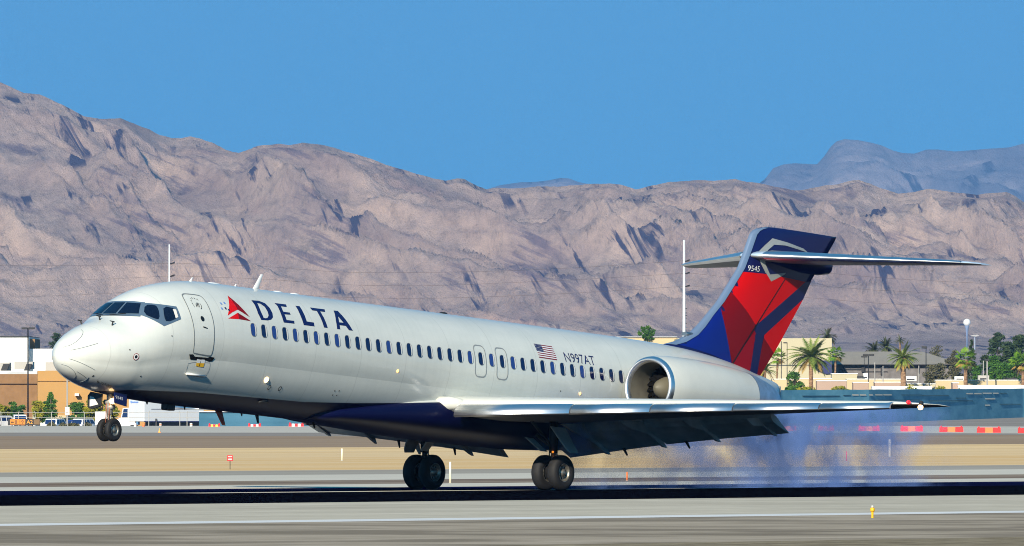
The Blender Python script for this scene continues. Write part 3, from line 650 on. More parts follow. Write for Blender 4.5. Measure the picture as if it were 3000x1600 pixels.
decal_into(bm, [[(mxx - .012, mzz - .03), (mxx + .012, mzz - .03), (mxx + .012, q[4][1] + .02), (mxx - .012, q[4][1] + .02)]], lambda a, b: surf_side(a, b, 0.014), 1, 2)
orient(bm, Vector((0, 1, 0))); obj('warning_placard', bm, [M['white'], M['yellow'], M['black']], jet)
dl = smooth_loop(P('hatch'), 1); decal('stair_hatch_outline', [dl, band(dl, 0.02)], M['seam_soft'], None, 0.007)
q = P('hatch_step'); bm = bmesh.new()
tube(bm, [surf_side(q[0][0], q[0][1], .03), surf_side(q[1][0], q[1][1], .03)], 0.028, 8); obj('stair_handle', bm, M['white'], jet, smooth=True)
# overwing exits
for k in ('exit1', 'exit2'):
    c = P(k)[0]; l = rrect(c[0], c[1], 0.56, 0.95, 0.17); decal('overwing_exit', [l, band(l, 0.032)], M['seam_mid'], None, 0.007)
# small fittings
q = P('static')[0]
bm = bmesh.new(); decal_into(bm, [circle(*q, .098), circle(*q, .080)], fn, 1, 1); decal_into(bm, [circle(*q, .080), circle(*q, .048)], fn, 1, 2); decal_into(bm, [circle(*q, .048)], fn, 1, 0)
orient(bm, Vector((0, 1, 0))); obj('static_port', bm, [M['black'], M['darkred'], M['white']], jet)
for q in P('rings'): decal('service_port_ring', [circle(*q, .065), circle(*q, .045)], M['black'], None, 0.010)
def lens(name, x, z, r, m):
    bm = bmesh.new(); c = surf_side(x, z, 0.0)
    nrm = (surf_side(x, z, 1.0) - c).normalized()
    bmesh.ops.create_uvsphere(bm, u_segments=14, v_segments=8, radius=r)
    for v in bm.verts: v.co = v.co - nrm * (v.co.dot(nrm)) * 0.5 + c
    return obj(name, bm, m, jet, smooth=True)
qs = P('lamps')
lens('wing_inspection_light', *qs[0], 0.085, M['lamp_warm']); lens('logo_light', *qs[1], 0.045, M['lamp_amber']); lens('logo_light', *qs[2], 0.045, M['lamp_amber'])
for q in P('dots'): decal('pressure_port', [circle(*q, .022, 8)], M['dark'], None, 0.008)
M['placard_blue'] = mat('placard_blue', (0.15, 0.28, 0.6), .5)
for x, z, t in ((14.55, 4.35, 'placard_blue'), (14.45, 4.22, 'navy'), (14.62, 4.20, 'placard_blue'), (14.38, 4.38, 'placard_blue'), (14.33, 4.18, 'navy')):
    decal('door_placard', [[(x, z), (x - .07, z), (x - .08, z - .06), (x - .01, z - .06)]], M[t], None, 0.007, 1)
# radome lightning strips and probes
for l in PAINT['strips']:
    (x0, z0), (x1, z1) = l
    bm = bmesh.new(); pts = [surf_side(x0 + (x1 - x0) * k / 10, z0 + (z1 - z0) * k / 10, 0.004) for k in range(11)]
    tube(bm, pts, 0.007, 5); obj('lightning_strip', bm, M['seam'], jet)
for k, (x, z) in enumerate(P('probes')):
    bm = bmesh.new(); p = surf_side(x, z, 0.0); nn = (surf_side(x, z, 1.0) - p).normalized()
    tube(bm, [p, p + nn * 0.12], [0.025, 0.018], 8); tube(bm, [p + nn * 0.11 + Vector((-.06, 0, 0)), p + nn * 0.13 + Vector((.13, 0, 0))], [0.022, 0.012], 8); obj('air_data_probe', bm, M['dark'], jet, smooth=True)
p = surf_front_p(-0.45, 3.42, 0); bm = bmesh.new(); tube(bm, [p, p + Vector((0.02, -.05, .1))], .02, 8); tube(bm, [p + Vector((-.06, -.05, .1)), p + Vector((.12, -.05, .11))], .018, 8); obj('air_data_probe', bm, M['dark'], jet)

# flight-deck windows: frame and panes laid on the nose
bm = bmesh.new()
decal_into(bm, [P('frame_side')], lambda a, b: surf_side(a, b, 0.008), 0.08)
decal_into(bm, [[(0.92, 3.70), (0.70, 4.14), (0.40, 4.165), (0.0, 4.17), (-.40, 4.165), (-0.70, 4.14), (-0.92, 3.70), (-.5, 3.70), (0, 3.70), (.5, 3.70)]], lambda a, b: surf_front_p(a, b, 0.007), 0.08)
orient(bm, Vector((1, 1, 0)))
decal_into(bm, [P('frame_side')], lambda a, b: surf_side(a, b, 0.008, -1), 0.08)
wf = obj('windshield_frame', bm, M['frame_blue'], jet)
def fpane(l):
    bm = bmesh.new(); decal_into(bm, [l], lambda a, b: surf_front_p(a, b, 0.016), 0.08); orient(bm, Vector((1, 0, .3))); return obj('windshield_pane', bm, M['glass'], wf)
fpane([(0.235, 3.765), (0.19, 4.115), (-0.19, 4.115), (-0.235, 3.765)])
fpane([(0.295, 3.77), (0.245, 4.112), (0.64, 4.095), (0.83, 3.785)])
fpane([(-0.295, 3.77), (-0.245, 4.112), (-0.64, 4.095), (-0.83, 3.785)])
for s in (1, -1):
    for k in ('pane_c', 'pane_d'):
        bm = bmesh.new(); decal_into(bm, [smooth_loop(P(k), 1)], lambda a, b: surf_side(a, b, 0.016, s), 0.08); orient(bm, Vector((0, s, 0))); obj('side_window', bm, M['glass'], wf)
bm = bmesh.new(); decal_into(bm, [P('shade_d')], lambda a, b: surf_side(a, b, 0.020), 0.2); orient(bm, Vector((0, 1, 0))); obj('sun_shade', bm, M['reveal'], wf)
for y0 in (0.12, -.12):
    bm = bmesh.new(); tube(bm, [surf_front_p(y0, 3.70, .03), surf_front_p(y0 * 4.5, 3.76, .03)], .012, 6); obj('windshield_wiper', bm, M['black'], wf)

# --- wing-body fairing
bm = bmesh.new(); rings = []
for x, hw, zt, zb in ((9.2, 0.7, 1.70, 1.42), (8.4, 1.05, 1.90, 1.39), (7.4, 1.30, 2.05, 1.365), (6.4, 1.45, 2.22, 1.34), (5.4, 1.58, 2.38, 1.31), (4.4, 1.69, 2.52, 1.285), (3.4, 1.79, 2.62, 1.27), (2, 1.86, 2.68, 1.26), (0, 1.86, 2.68, 1.27), (-1.6, 1.82, 2.6, 1.30), (-3, 1.66, 2.4, 1.38), (-4.3, 1.35, 2.1, 1.50), (-5.2, 0.8, 1.8, 1.62)):
    zc = (zt + zb) / 2; hh = (zt - zb) / 2; r = []
    for k in range(40):
        a = 2 * math.pi * k / 40; ca, sa = math.cos(a), math.sin(a)
        r.append((x, hw * math.copysign(abs(ca) ** 0.62, ca), zc + hh * math.copysign(abs(sa) ** 0.8, sa)))
    rings.append(r)
loft(bm, rings); bmesh.ops.recalc_face_normals(bm, faces=bm.faces)
obj('wing_fairing', bm, M['skin'], jet, smooth=True)

# --- wings
AIR = [(1.0, 0.0), (0.85, 0.028), (0.65, 0.055), (0.45, 0.073), (0.28, 0.078), (0.15, 0.070), (0.07, 0.054), (0.025, 0.034), (0.006, 0.016), (0.0, 0.0), (0.006, -0.014), (0.03, -0.028), (0.08, -0.038), (0.2, -0.046), (0.4, -0.044), (0.65, -0.026), (0.85, -0.012)]
def wing_le(y): return 4.2 - (y - 1.7) * 0.5
def wing_te(y): return interp([(1.0, -1.45), (4.6, -1.75), (14.22, -3.25)], y)[0]
def wing_z(y): return 2.16 + (y - 1.7) * 0.0445
def wing(s):
    bm = bmesh.new(); rings = []
    for y in (1.2, 1.7, 2.5, 3.5, 4.6, 6, 7.5, 9, 10.5, 12, 13.2, 13.8, 14.1, 14.24):
        le, te, z = wing_le(y), wing_te(y), wing_z(y); ch = le - te; tk = 0.95 - 0.1 * (y / 14)
        if y > 13.5: le -= (y - 13.5) * 0.7; ch = le - te; tk *= max(.25, 1 - (y - 13.5) * .9)
        rings.append([(le - u * ch, s * y, z + v * ch * tk - 0.10 * u * (1 - y / 16)) for u, v in AIR])
    loft(bm, rings); bmesh.ops.recalc_face_normals(bm, faces=bm.faces)
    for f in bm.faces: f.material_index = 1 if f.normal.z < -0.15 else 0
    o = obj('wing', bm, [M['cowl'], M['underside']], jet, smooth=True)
    # leading-edge slats in five lengths, with short gaps
    ys = [1.95, 5.0, 7.10, 9.25, 11.5, 13.35]
    for a, b in zip(ys, ys[1:]):
        bm = bmesh.new(); rings = []
        for y in (a + 0.014, (a + b) / 2, b - 0.014):
            k = 1.0 - 0.56 * (y - 1.95) / 11.4; le = wing_le(y); z = wing_z(y) - 0.02
            prof = [(-0.45, 0.160), (-0.25, 0.150), (-0.10, 0.105), (0.03, 0.04), (0.13, -0.045), (0.185, -0.105), (0.205, -0.15), (0.216, -0.20), (0.224, -0.25), (0.222, -0.29), (0.16, -0.31), (0.05, -0.30), (0.08, -0.20), (0.04, -0.09), (-0.04, 0.01), (-0.20, 0.10), (-0.45, 0.145)]
            rings.append([(le + p * k + 0.03, s * y, z + q_ * k) for p, q_ in prof])
        loft(bm, rings); bmesh.ops.recalc_face_normals(bm, faces=bm.faces)
        obj('slat', bm, M['chrome'], o, smooth=True)
    # extended flaps: inboard and outboard
    for (ya, yb) in ((1.15, 4.55), (4.62, 8.75)):
        bm = bmesh.new(); rings = []
        for y in (ya, (ya + yb) / 2, yb):
            te, z = wing_te(y), wing_z(y) - 0.10
            f = (y - 1.75) / 7.0
            x0, z0 = te + 0.42, z + 0.02
            x1 = te - 0.95 + 0.42 * f; z1 = 1.21 + 0.70 * f + 0.05 * math.sin(math.pi * f)
            dx, dz = x1 - x0, z1 - z0; L = math.hypot(dx, dz); nx, nz = -dz / L, dx / L   # towards front/below
            if nz > 0: nx, nz = -nx, -nz
            th = 0.11 * L
            prof = [(0, 0), (.06, -.6), (.2, -1), (.5, -.8), (1, -0.05), (1, 0.05), (.6, .35), (.25, .75), (.08, .6)]
            rings.append([(x0 + dx * u + nx * -v * th, s * y, z0 + dz * u + nz * -v * th) for u, v in prof])
        loft(bm, rings); bmesh.ops.recalc_face_normals(bm, faces=bm.faces)
        obj('flap', bm, M['flap'], o, smooth=False)
    # flap hinge fairings: fins hanging under the trailing edge
    for y, dn, fw in ((2.55, .07, 1.5), (4.58, .24, 1.6), (6.4, .10, 1.25), (8.3, .06, 1.0)):
        dn = .02 if s > 0 else dn
        bm = bmesh.new(); te, z = wing_te(y), wing_z(y) - 0.12; f = (y - 1.75) / 7.0
        z1 = 1.17 + 0.72 * f; x1 = te - 0.95 + 0.42 * f
        prof = [(te + fw, z - .12), (te + .1, z - .02), (x1 + .06, z1 + .06), (x1 - 0.04, z1 - dn), (x1 + .14, z1 - dn * .25), (te + .15, z - 0.50 * (1 - f * .5)), (te + fw * .6, z - .30)]
        rings = [[(a, s * (y + o_ * 0.045), b) for a, b in prof] for o_ in (-1, 1)]
        loft(bm, rings); bmesh.ops.recalc_face_normals(bm, faces=bm.faces)
        obj('hinge_fairing', bm, M['flap'], o)
    for y in (3.15, 5.35):
        f = (y - 1.75) / 7.0; bm = bmesh.new(); zz = 1.21 + .70 * f; xx = wing_te(y) - 0.95 + 0.42 * f
        tube(bm, [(xx + .12, s * y, zz + .08), (xx - .02, s * (y + .05), zz - .14)], [.05, .025], 6); obj('drain_mast', bm, M['black'], o)
    # landing-light blister, tip lamp and wing-tip light
    y = 13.75; le = wing_le(y)
    bm = bmesh.new(); bmesh.ops.create_uvsphere(bm, u_segments=14, v_segments=8, radius=0.06)
    for v in bm.verts: v.co = Vector((v.co.x * 1.4 + le - .02, v.co.y + s * (y + .0), v.co.z + wing_z(y) + .03))
    obj('navigation_light', bm, M['lamp_red'] if s > 0 else mat('lamp_green', (0.01, 0.4, 0.1), .3), o, smooth=True)
    bm = bmesh.new(); bmesh.ops.create_uvsphere(bm, u_segments=14, v_segments=8, radius=0.08)
    for v in bm.verts: v.co = Vector((v.co.x + le - .18, v.co.y + s * (y + .32), v.co.z + wing_z(y) - .10))
    obj('landing_light', bm, M['lamp_warm'], o, smooth=True)
    bm = bmesh.new(); tube(bm, [(le - .25, s * (y + .30), wing_z(y) + .06), (le - .2, s * (y + .32), wing_z(y) - .06)], [.06, .08], 10); obj('lamp_housing', bm, M['dark'], o)
    return o
wp = wing(1); ws = wing(-1)
# strake / fillet where the port wing leading edge meets the body
for s in (1, -1):
    bm = bmesh.new(); rings = []
    for y, x, z, r in ((1.40, 4.62, 2.24, .22), (1.7, 4.45, 2.25, .20), (1.88, 4.30, 2.25, .16), (2.0, 4.2, 2.24, .11)):
        rings.append([(x + r * 1.2 * math.cos(2 * math.pi * k / 16) - .35, s * y, z + r * math.sin(2 * math.pi * k / 16)) for k in range(16)])
    loft(bm, rings); bmesh.ops.recalc_face_normals(bm, faces=bm.faces); obj('wing_root_fillet', bm, M['cowl'], jet, smooth=True)

# --- engines
for s in (1, -1):
    cx0, cy, cz = -3.98, s * 2.72, 3.36
    bm = bmesh.new()
    prof = [(-0.16, .905), (-0.4, .945), (-0.9, .97), (-1.8, .975), (-2.8, .955), (-3.7, .90), (-4.55, .815)]
    lathe(bm, prof, (cx0, cy, cz), 'x', 48); bmesh.ops.recalc_face_normals(bm, faces=bm.faces)
    orient(bm, Vector((0, 0, 0)))
    nac = obj('engine_nacelle', bm, M['cowl'], jet, smooth=True)
    bm = bmesh.new()
    lathe(bm, [(-0.16, .907), (-.07, .885), (-.015, .850), (0.0, .815), (-.015, .780), (-.06, .752), (-.16, .728)], (cx0, cy, cz), 'x', 48)
    bmesh.ops.recalc_face_normals(bm, faces=bm.faces); obj('inlet_lip', bm, M['chrome'], nac, smooth=True)
    bm = bmesh.new(); lathe(bm, [(-.16, .728), (-.4, .70), (-1.0, .72), (-1.05, 0.72)], (cx0, cy, cz), 'x', 48); obj('inlet_duct', bm, mat('duct_tan', (.15, .14, .11), .5, var=.3, scale=2), nac, smooth=True)
    bm = bmesh.new()
    for k in range(24):
        a = 2 * math.pi * k / 24
        r0, r1 = .2, .71; q = []
        for rr_, tw, wd in ((r0, .1, .08), (.45, .35, .16), (r1, .6, .2)):
            for sg in (-1, 1):
                an = a + sg * wd / rr_ * .45 * math.cos(tw); q.append((cx0 - .98 + sg * wd * math.sin(tw) * .5, cy + rr_ * math.cos(an), cz + rr_ * math.sin(an)))
        vs = [bm.verts.new(p) for p in q]; bm.faces.new((vs[0], vs[1], vs[3], vs[2])); bm.faces.new((vs[2], vs[3], vs[5], vs[4]))
    obj('fan', bm, mat('fan_blade', (.006, .006, .006), .9, spec=0.0), nac)
    bm = bmesh.new(); lathe(bm, [(-1.1, .001), (-1.1, .72)], (cx0, cy, cz), 'x', 32); obj('fan_backing', bm, M['black'], nac)
    bm = bmesh.new(); lathe(bm, [(-.40, .005), (-.46, .12), (-.62, .24), (-.88, .34), (-1.02, .37)], (cx0, cy, cz), 'x', 28); bmesh.ops.recalc_face_normals(bm, faces=bm.faces); obj('spinner', bm, mat('spinner_tan', (.13, .12, .085), .6), nac, smooth=True)
    bm = bmesh.new(); lathe(bm, [(-4.56, .818), (-5.0, .76), (-5.5, .67), (-5.95, .56), (-6.0, .54), (-5.8, .50), (-5.0, .5)], (cx0, cy, cz), 'x', 40)
    for v in bm.verts:
        if v.co.x < cx0 - 4.7: v.co.z -= 0.04 * (cx0 - 4.7 - v.co.x)
    bmesh.ops.recalc_face_normals(bm, faces=bm.faces); obj('exhaust_sleeve', bm, mat('sleeve_metal', (0.50, 0.56, 0.66), 0.38, 0.7, var=0.25, scale=4), nac, smooth=True)
    # pylon
    bm = bmesh.new(); rings = []
    for y in (1.2, 1.9):
        rings.append([(x, s * y, 3.55 + zz) for x, zz in ((-4.8, 0), (-5.2, .09), (-6.5, .13), (-8.6, .10), (-10.3, .02), (-8.6, -.08), (-6.5, -.12), (-5.2, -.09))])
    loft(bm, rings); bmesh.ops.recalc_face_normals(bm, faces=bm.faces); obj('engine_pylon', bm, M['cowl'], jet, smooth=True)

# --- fin
FIN_LE = [(4.6, -7.4), (4.95, -8.3), (5.10, -8.95), (5.36, -9.60), (5.65, -10.03), (5.92, -10.36), (6.47, -11.0), (7.0, -11.48), (7.57, -11.98), (8.1, -12.26), (8.64, -12.52), (8.78, -12.68), (8.88, -12.95), (8.93, -13.3)]
def fin_le(z): return interp(FIN_LE, z)[0]
def fin_te(z): return interp([(4.0, -13.0), (4.3, -13.22), (5.55, -14.2), (7.5, -15.72), (8.41, -16.55), (8.9, -16.93)], z)[0]
def fin_th(u, ch, z):
    t = 0.085 if z < 7.2 else 0.085
    y = 5 * t * (0.2969 * math.sqrt(max(u, 0)) - 0.126 * u - 0.3516 * u * u + 0.2843 * u ** 3 - 0.1015 * u ** 4)
    return min(y * ch, 0.30) + 0.008
def fin_y(x, z):
    le, te = fin_le(z), fin_te(z); ch = le - te; u = min(1, max(0, (le - x) / ch)); return fin_th(u, ch, z)
bm = bmesh.new(); rings = []; zs = [4.5, 4.95, 5.1, 5.36, 5.65, 5.92, 6.47, 7.0, 7.57, 8.1, 8.64, 8.78, 8.88, 8.93]
us = [0, .004, .012, .03, .06, .1, .16, .25, .35, .5, .65, .8, .92, 1]
for z in zs:
    le, te = fin_le(z), fin_te(z); ch = le - te
    rings.append([(le - u * ch, fin_th(u, ch, z) if u > 0 else 0, z) for u in us] + [(le - u * ch, -fin_th(u, ch, z), z) for u in reversed(us[1:])])
loft(bm, rings); bmesh.ops.recalc_face_normals(bm, faces=bm.faces)
for f in bm.faces: f.smooth = True; f.material_index = 0
paint = [('fin_low', 4), ('fin_r1', 1), ('fin_r2', 2), ('fin_r3', 3), ('fin_r4', 1), ('fin_r5', 2), ('fin_navy', 0), ('fin_hinge', 5)]
b2 = bmesh.new()
for i, (k, mi) in enumerate(paint):
    for s in (1, -1): decal_into(b2, [P(k)], lambda a, b: Vector((min(a, fin_le(b) - .03), s * (fin_y(min(a, fin_le(b) - .03), b) + 0.008 + (0.004 if k == 'fin_hinge' else 0)), b)), 0.25, mi)
for f in b2.faces:
    f.normal_update()
    if f.normal.y * f.calc_center_median().y < 0: f.normal_flip()
tmp = bpy.data.meshes.new('tmp'); b2.to_mesh(tmp); b2.free(); bm.from_mesh(tmp); bpy.data.meshes.remove(tmp)
fin = obj('tail_fin', bm, [M['navy'], M['red'], M['darkred'], M['midred'], M['blue'], M['black']], jet)
bm = bmesh.new()
zz_ = [4.98 + (8.90 - 4.98) * k / 60 for k in range(61)]; rings = []
for z in zz_:
    wd = .15 if z > 6 else .15 + (6 - z) * .16
    ds = [1, .75, .5, .3, .16, .07, .02, 0]
    half = [(fin_le(z) - d * wd + (.012 if d < .1 else 0), fin_y(fin_le(z) - d * wd, z) + .03, z) for d in ds[:-1]]
    rings.append(half + [(fin_le(z) + .014, 0, z)] + [(x, -y, z2) for x, y, z2 in reversed(half)])
loft(bm, rings, closed=False, cap=False); bmesh.ops.recalc_face_normals(bm, faces=bm.faces)
obj('leading_edge_strip', bm, mat('fin_edge_metal', (0.30, 0.40, 0.55), 0.3, 0.6), fin, smooth=True)
bm = bmesh.new(); decal_into(bm, [P('trim')], lambda a, b: Vector((a, fin_y(a, b) + 0.012, b)), 0.3); decal_into(bm, [P('trim2')], lambda a, b: Vector((a, fin_y(a, b) + 0.012, b)), 0.3)
orient(bm, Vector((0, 1, 0))); obj('stabilizer_fillet_plate', bm, M['grey_light'], fin)
q = P('finnum'); v, _ = text_loops('9545'); wdt = max(a for a, b in v); hgt = max(b for a, b in v)
u_ = ((q[1][0] - q[0][0]) / wdt, (q[1][1] - q[0][1]) / wdt); t_ = ((q[2][0] - q[0][0]) / hgt, (q[2][1] - q[0][1]) / hgt)
bm = bmesh.new()
def fnn(a, b):
    X_, Z_ = q[0][0] + u_[0] * a + t_[0] * b, q[0][1] + u_[1] * a + t_[1] * b
    return Vector((X_, fin_y(X_, Z_) + 0.014, Z_))
text_into(bm, '9545', 1.0, fnn); orient(bm, Vector((0, 1, 0))); obj('fin_number', bm, M['white'], fin)
# dorsal scoop at the foot of the fin
bm = bmesh.new(); tube(bm, [(-9.35, 0, 5.36), (-9.75, 0, 5.38)], [.10, .10], 14); 
for v in bm.verts: v.co.z = 5.36 + (v.co.z - 5.36) * .6
obj('dorsal_inlet', bm, M['metal'], fin, smooth=True)
# bullet fairing and tailplane
bm = bmesh.new(); lathe(bm, [(0.25, .01), (0.0, .12), (-.6, .22), (-2.2, .27), (-3.2, .25), (-3.7, .20), (-3.85, .05)], (-12.85, 0, 8.02), 'x', 20)
for v in bm.verts: v.co.z = 8.02 + (v.co.z - 8.02) * 1.25 - 0.02
bmesh.ops.recalc_face_normals(bm, faces=bm.faces); obj('bullet_fairing', bm, M['navy'], fin, smooth=True)
for s in (1, -1):
    bm = bmesh.new(); rings = []
    for y in (0.05, 0.4, 1.5, 3, 4.5, 5.3, 5.5, 5.59):
        le = interp([(0, -12.35), (.4, -12.55), (5.2, -16.05), (5.59, -16.75)], y)[0]; te = interp([(0, -16.05), (.4, -16.1), (5.59, -17.35)], y)[0]
        ch = le - te; z = 7.99 + y * 0.012
        rings.append([(le - u * ch, s * y, z + v * ch * .72 - .004) for u, v in AIR])
    loft(bm, rings); bmesh.ops.recalc_face_normals(bm, faces=bm.faces)
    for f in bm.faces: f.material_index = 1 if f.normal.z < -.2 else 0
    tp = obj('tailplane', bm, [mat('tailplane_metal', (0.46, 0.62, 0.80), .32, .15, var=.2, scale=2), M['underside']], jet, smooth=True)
    bm = bmesh.new(); rings = []
    for y in (0.42, 1.5, 3, 4.5, 5.25):
        le = interp([(0, -12.35), (.4, -12.55), (5.2, -16.05), (5.59, -16.75)], y)[0]; te = interp([(0, -16.05), (.4, -16.1), (5.59, -17.35)], y)[0]
        ch = le - te; z = 7.99 + y * 0.012
        rings.append([(le - u * ch + .012, s * y, z + v * ch * .72 * 1.12 - .004) for u, v in AIR[5:13]])
    loft(bm, rings, closed=False, cap=False); orient(bm, Vector((1, 0, 0))); obj('leading_edge', bm, M['chrome'], tp, smooth=True)
    bm = bmesh.new(); bmesh.ops.create_uvsphere(bm, u_segments=14, v_segments=8, radius=.14)
    for v in bm.verts: v.co = Vector((v.co.x * 1.6 - 15.3, v.co.y + s * .75, v.co.z * .8 + 8.10))
    obj('hinge_bump', bm, M['grey_light'], tp, smooth=True)

# --- landing gear
def wheel(parent, x, y, z, r, wd, nb=9):
    bm = bmesh.new(); h = wd / 2; ri = r * .52
    lathe(bm, [(-h * .80, ri), (-h * .92, ri * 1.15), (-h, r * .72), (-h * .88, r * .90), (-h * .55, r * .985), (0, r), (h * .55, r * .985), (h * .88, r * .90), (h, r * .72), (h * .92, ri * 1.15), (h * .80, ri)], (x, y, z), 'y', 40, 0)
    for sg in (-1, 1):
        lathe(bm, [(sg * h * .80, ri), (sg * h * .84, ri * .97), (sg * h * .62, ri * .88), (sg * h * .35, ri * .80), (sg * h * .35, ri * .42), (sg * h * .70, ri * .34), (sg * h * .78, ri * .12), (sg * h * .78, 0.001)], (x, y, z), 'y', 36, 1)
        for k in range(nb):
            a = 2 * math.pi * k / nb; c = (x + ri * .62 * math.cos(a), y, z + ri * .62 * math.sin(a))
            lathe(bm, [(sg * h * .34, ri * .12), (sg * h * .37, ri * .12), (sg * h * .37, 0.001)], c, 'y', 8, 2)
    bmesh.ops.recalc_face_normals(bm, faces=bm.faces)
    return obj('wheel', bm, [M['tyre'], M['rim'], M['black']], parent, smooth=True)
for s in (1, -1):
    y0 = s * 2.39; bm = bmesh.new(); zc = .523
    tube(bm, [(0, y0, .50), (0.02, y0, 1.15)], .075, 14, 0); tube(bm, [(0.02, y0, 1.1), (0.05, y0 - s * .02, 2.2)], .13, 16, 1)
    tube(bm, [(0, y0 - .38, zc), (0, y0 + .38, zc)], .07, 12, 0)
    tube(bm, [(0.03, y0, 1.25), (.05, y0 - s * 1.0, 1.85)], .05, 10, 1)          # side brace
    tube(bm, [(0.03, y0 - s * .05, 1.3), (1.0, y0 - s * .2, 2.05)], .045, 10, 1)
    tube(bm, [(-.12, y0, .62), (-.30, y0, .85), (-.10, y0, 1.15)], .035, 8, 0)      # torque link
    tube(bm, [(0.10, y0 - s * .05, .6), (.16, y0 - s * .04, 1.1), (.1, y0, 1.7)], .018, 6, 2)
    tube(bm, [(0.0, y0 - .16, zc), (0.0, y0 + .16, zc)], .20, 18, 0)
    tube(bm, [(-.10, y0, .5), (-.95, y0, .33)], [.02, .012], 6, 2)
    bmesh.ops.recalc_face_normals(bm, faces=bm.faces)
    g = obj('main_gear', bm, [M['metal'], M['dark'], M['black']], jet, smooth=True)
    wheel(g, 0, y0 - .29, zc, .52, .34); wheel(g, 0, y0 + .29, zc, .52, .34)
    bm = bmesh.new()
    loft(bm, [[(a, s * yy + o_ * .02, b) for a, yy, b in [(.50, 2.60, 1.85), (-.22, 2.60, 1.85), (-.30, 3.06, 1.12), (.10, 3.06, 1.09), (.22, 3.0, 1.2)]] for o_ in (-1, 1)])
    bmesh.ops.recalc_face_normals(bm, faces=bm.faces); obj('gear_door', bm, M['flap'], g)
    bm = bmesh.new(); loft(bm, [[(a, s * yy + o_ * .02, b) for a, yy, b in [(.62, 1.78, 1.52), (.25, 1.78, 1.52), (.10, 2.22, 1.13), (.42, 2.22, 1.13)]] for o_ in (-1, 1)])
    bmesh.ops.recalc_face_normals(bm, faces=bm.faces); obj('gear_door', bm, M['flap'], g)
# amber lamp glow inside the port main gear
bm = bmesh.new(); bmesh.ops.create_uvsphere(bm, u_segments=10, v_segments=6, radius=.035, matrix=Matrix.Translation((0.14, 2.46, 1.12))); obj('gear_lamp', bm, M['orange_glow'], jet)

bm = bmesh.new(); xg, zg = 17.62, 0.495
tube(bm, [(xg, 0, zg), (xg, 0, .98)], .05, 12, 0); tube(bm, [(xg, 0, .93), (xg + .06, 0, 1.7)], .085, 14, 0)
tube(bm, [(xg, -.19, zg), (xg, .19, zg)], .05, 10, 0)
tube(bm, [(xg - .04, 0, 1.2), (xg - .75, 0, 1.62)], .04, 8, 1); tube(bm, [(xg - .08, 0, .56), (xg - .24, 0, .78), (xg - .08, 0, 1.0)], .028, 8, 1)
tube(bm, [(xg + .05, -.16, 1.28), (xg + .05, .16, 1.28)], .075, 10, 0)
tube(bm, [(xg + .09, .05, .7), (xg + .1, .05, 1.25)], .014, 6, 2); tube(bm, [(xg + .09, -.06, .7), (xg + .1, -.06, 1.25)], .014, 6, 2)
box(bm, xg - .1, xg + .1, -.1, .1, 1.08, 1.2, 0)
bmesh.ops.recalc_face_normals(bm, faces=bm.faces); ng = obj('nose_gear', bm, [mat('gear_paint', (0.55, 0.54, 0.50), .4, .3, var=.4, scale=12), M['dark'], mat('hose_red', (.35, .12, .06), .5)], jet, smooth=True)
wheel(ng, xg, -.15, zg, .325, .17, 6); wheel(ng, xg, .15, zg, .325, .17, 6)
# nose-gear doors (tall pair behind, forward pair ahead), taxi lamps
bm = bmesh.new(); q = P('nosedoor'); loft(bm, [[(a, .42 + o_ * .012, b) for a, b in q] for o_ in (-1, 1)]); bmesh.ops.recalc_face_normals(bm, faces=bm.faces); nd = obj('nose_gear_door', bm, M['navy'], jet)
qq = P('nosenum'); bm = bmesh.new()
v, _ = text_loops('9545'); wdt = max(a for a, b in v); hgt = max(b for a, b in v)
text_into(bm, '9545', 1.0, lambda a, b: Vector((qq[0][0] + (qq[1][0] - qq[0][0]) * a / wdt + (qq[2][0] - qq[0][0]) * b / hgt, .438, qq[0][1] + (qq[1][1] - qq[0][1]) * a / wdt + (qq[2][1] - qq[0][1]) * b / hgt)))
orient(bm, Vector((0, 1, 0))); obj('door_number', bm, M['white'], nd)
bm = bmesh.new()
rings = [[(17.98 + dx, -.26 + yy, zz - .01) for yy, zz in ((-.16, 1.56), (.26, 1.50), (.24, 1.16), (-.10, 1.06), (-.24, 1.12), (-.26, 1.44))] for dx in (-.02, .03)]
loft(bm, rings, mi=0); 
rings = [[(18.02, -.26 + yy, zz - .01) for yy, zz in ((-.17, 1.43), (-.03, 1.41), (.15, 1.20), (-.16, 1.14))], [(18.015, -.26 + yy, zz - .01) for yy, zz in ((-.17, 1.43), (-.03, 1.41), (.15, 1.20), (-.16, 1.14))]]
loft(bm, rings, mi=1)
bmesh.ops.recalc_face_normals(bm, faces=bm.faces); obj('nose_gear_door', bm, [M['dark'], M['reveal']], jet)
for y, r, m in ((.20, .085, M['lamp_warm']), (-.26, .055, M['chrome'])):
    bm = bmesh.new(); bmesh.ops.create_uvsphere(bm, u_segments=14, v_segments=10, radius=r, matrix=Matrix.Translation((xg + .15, y, 1.30))); obj('taxi_light', bm, m, ng, smooth=True)

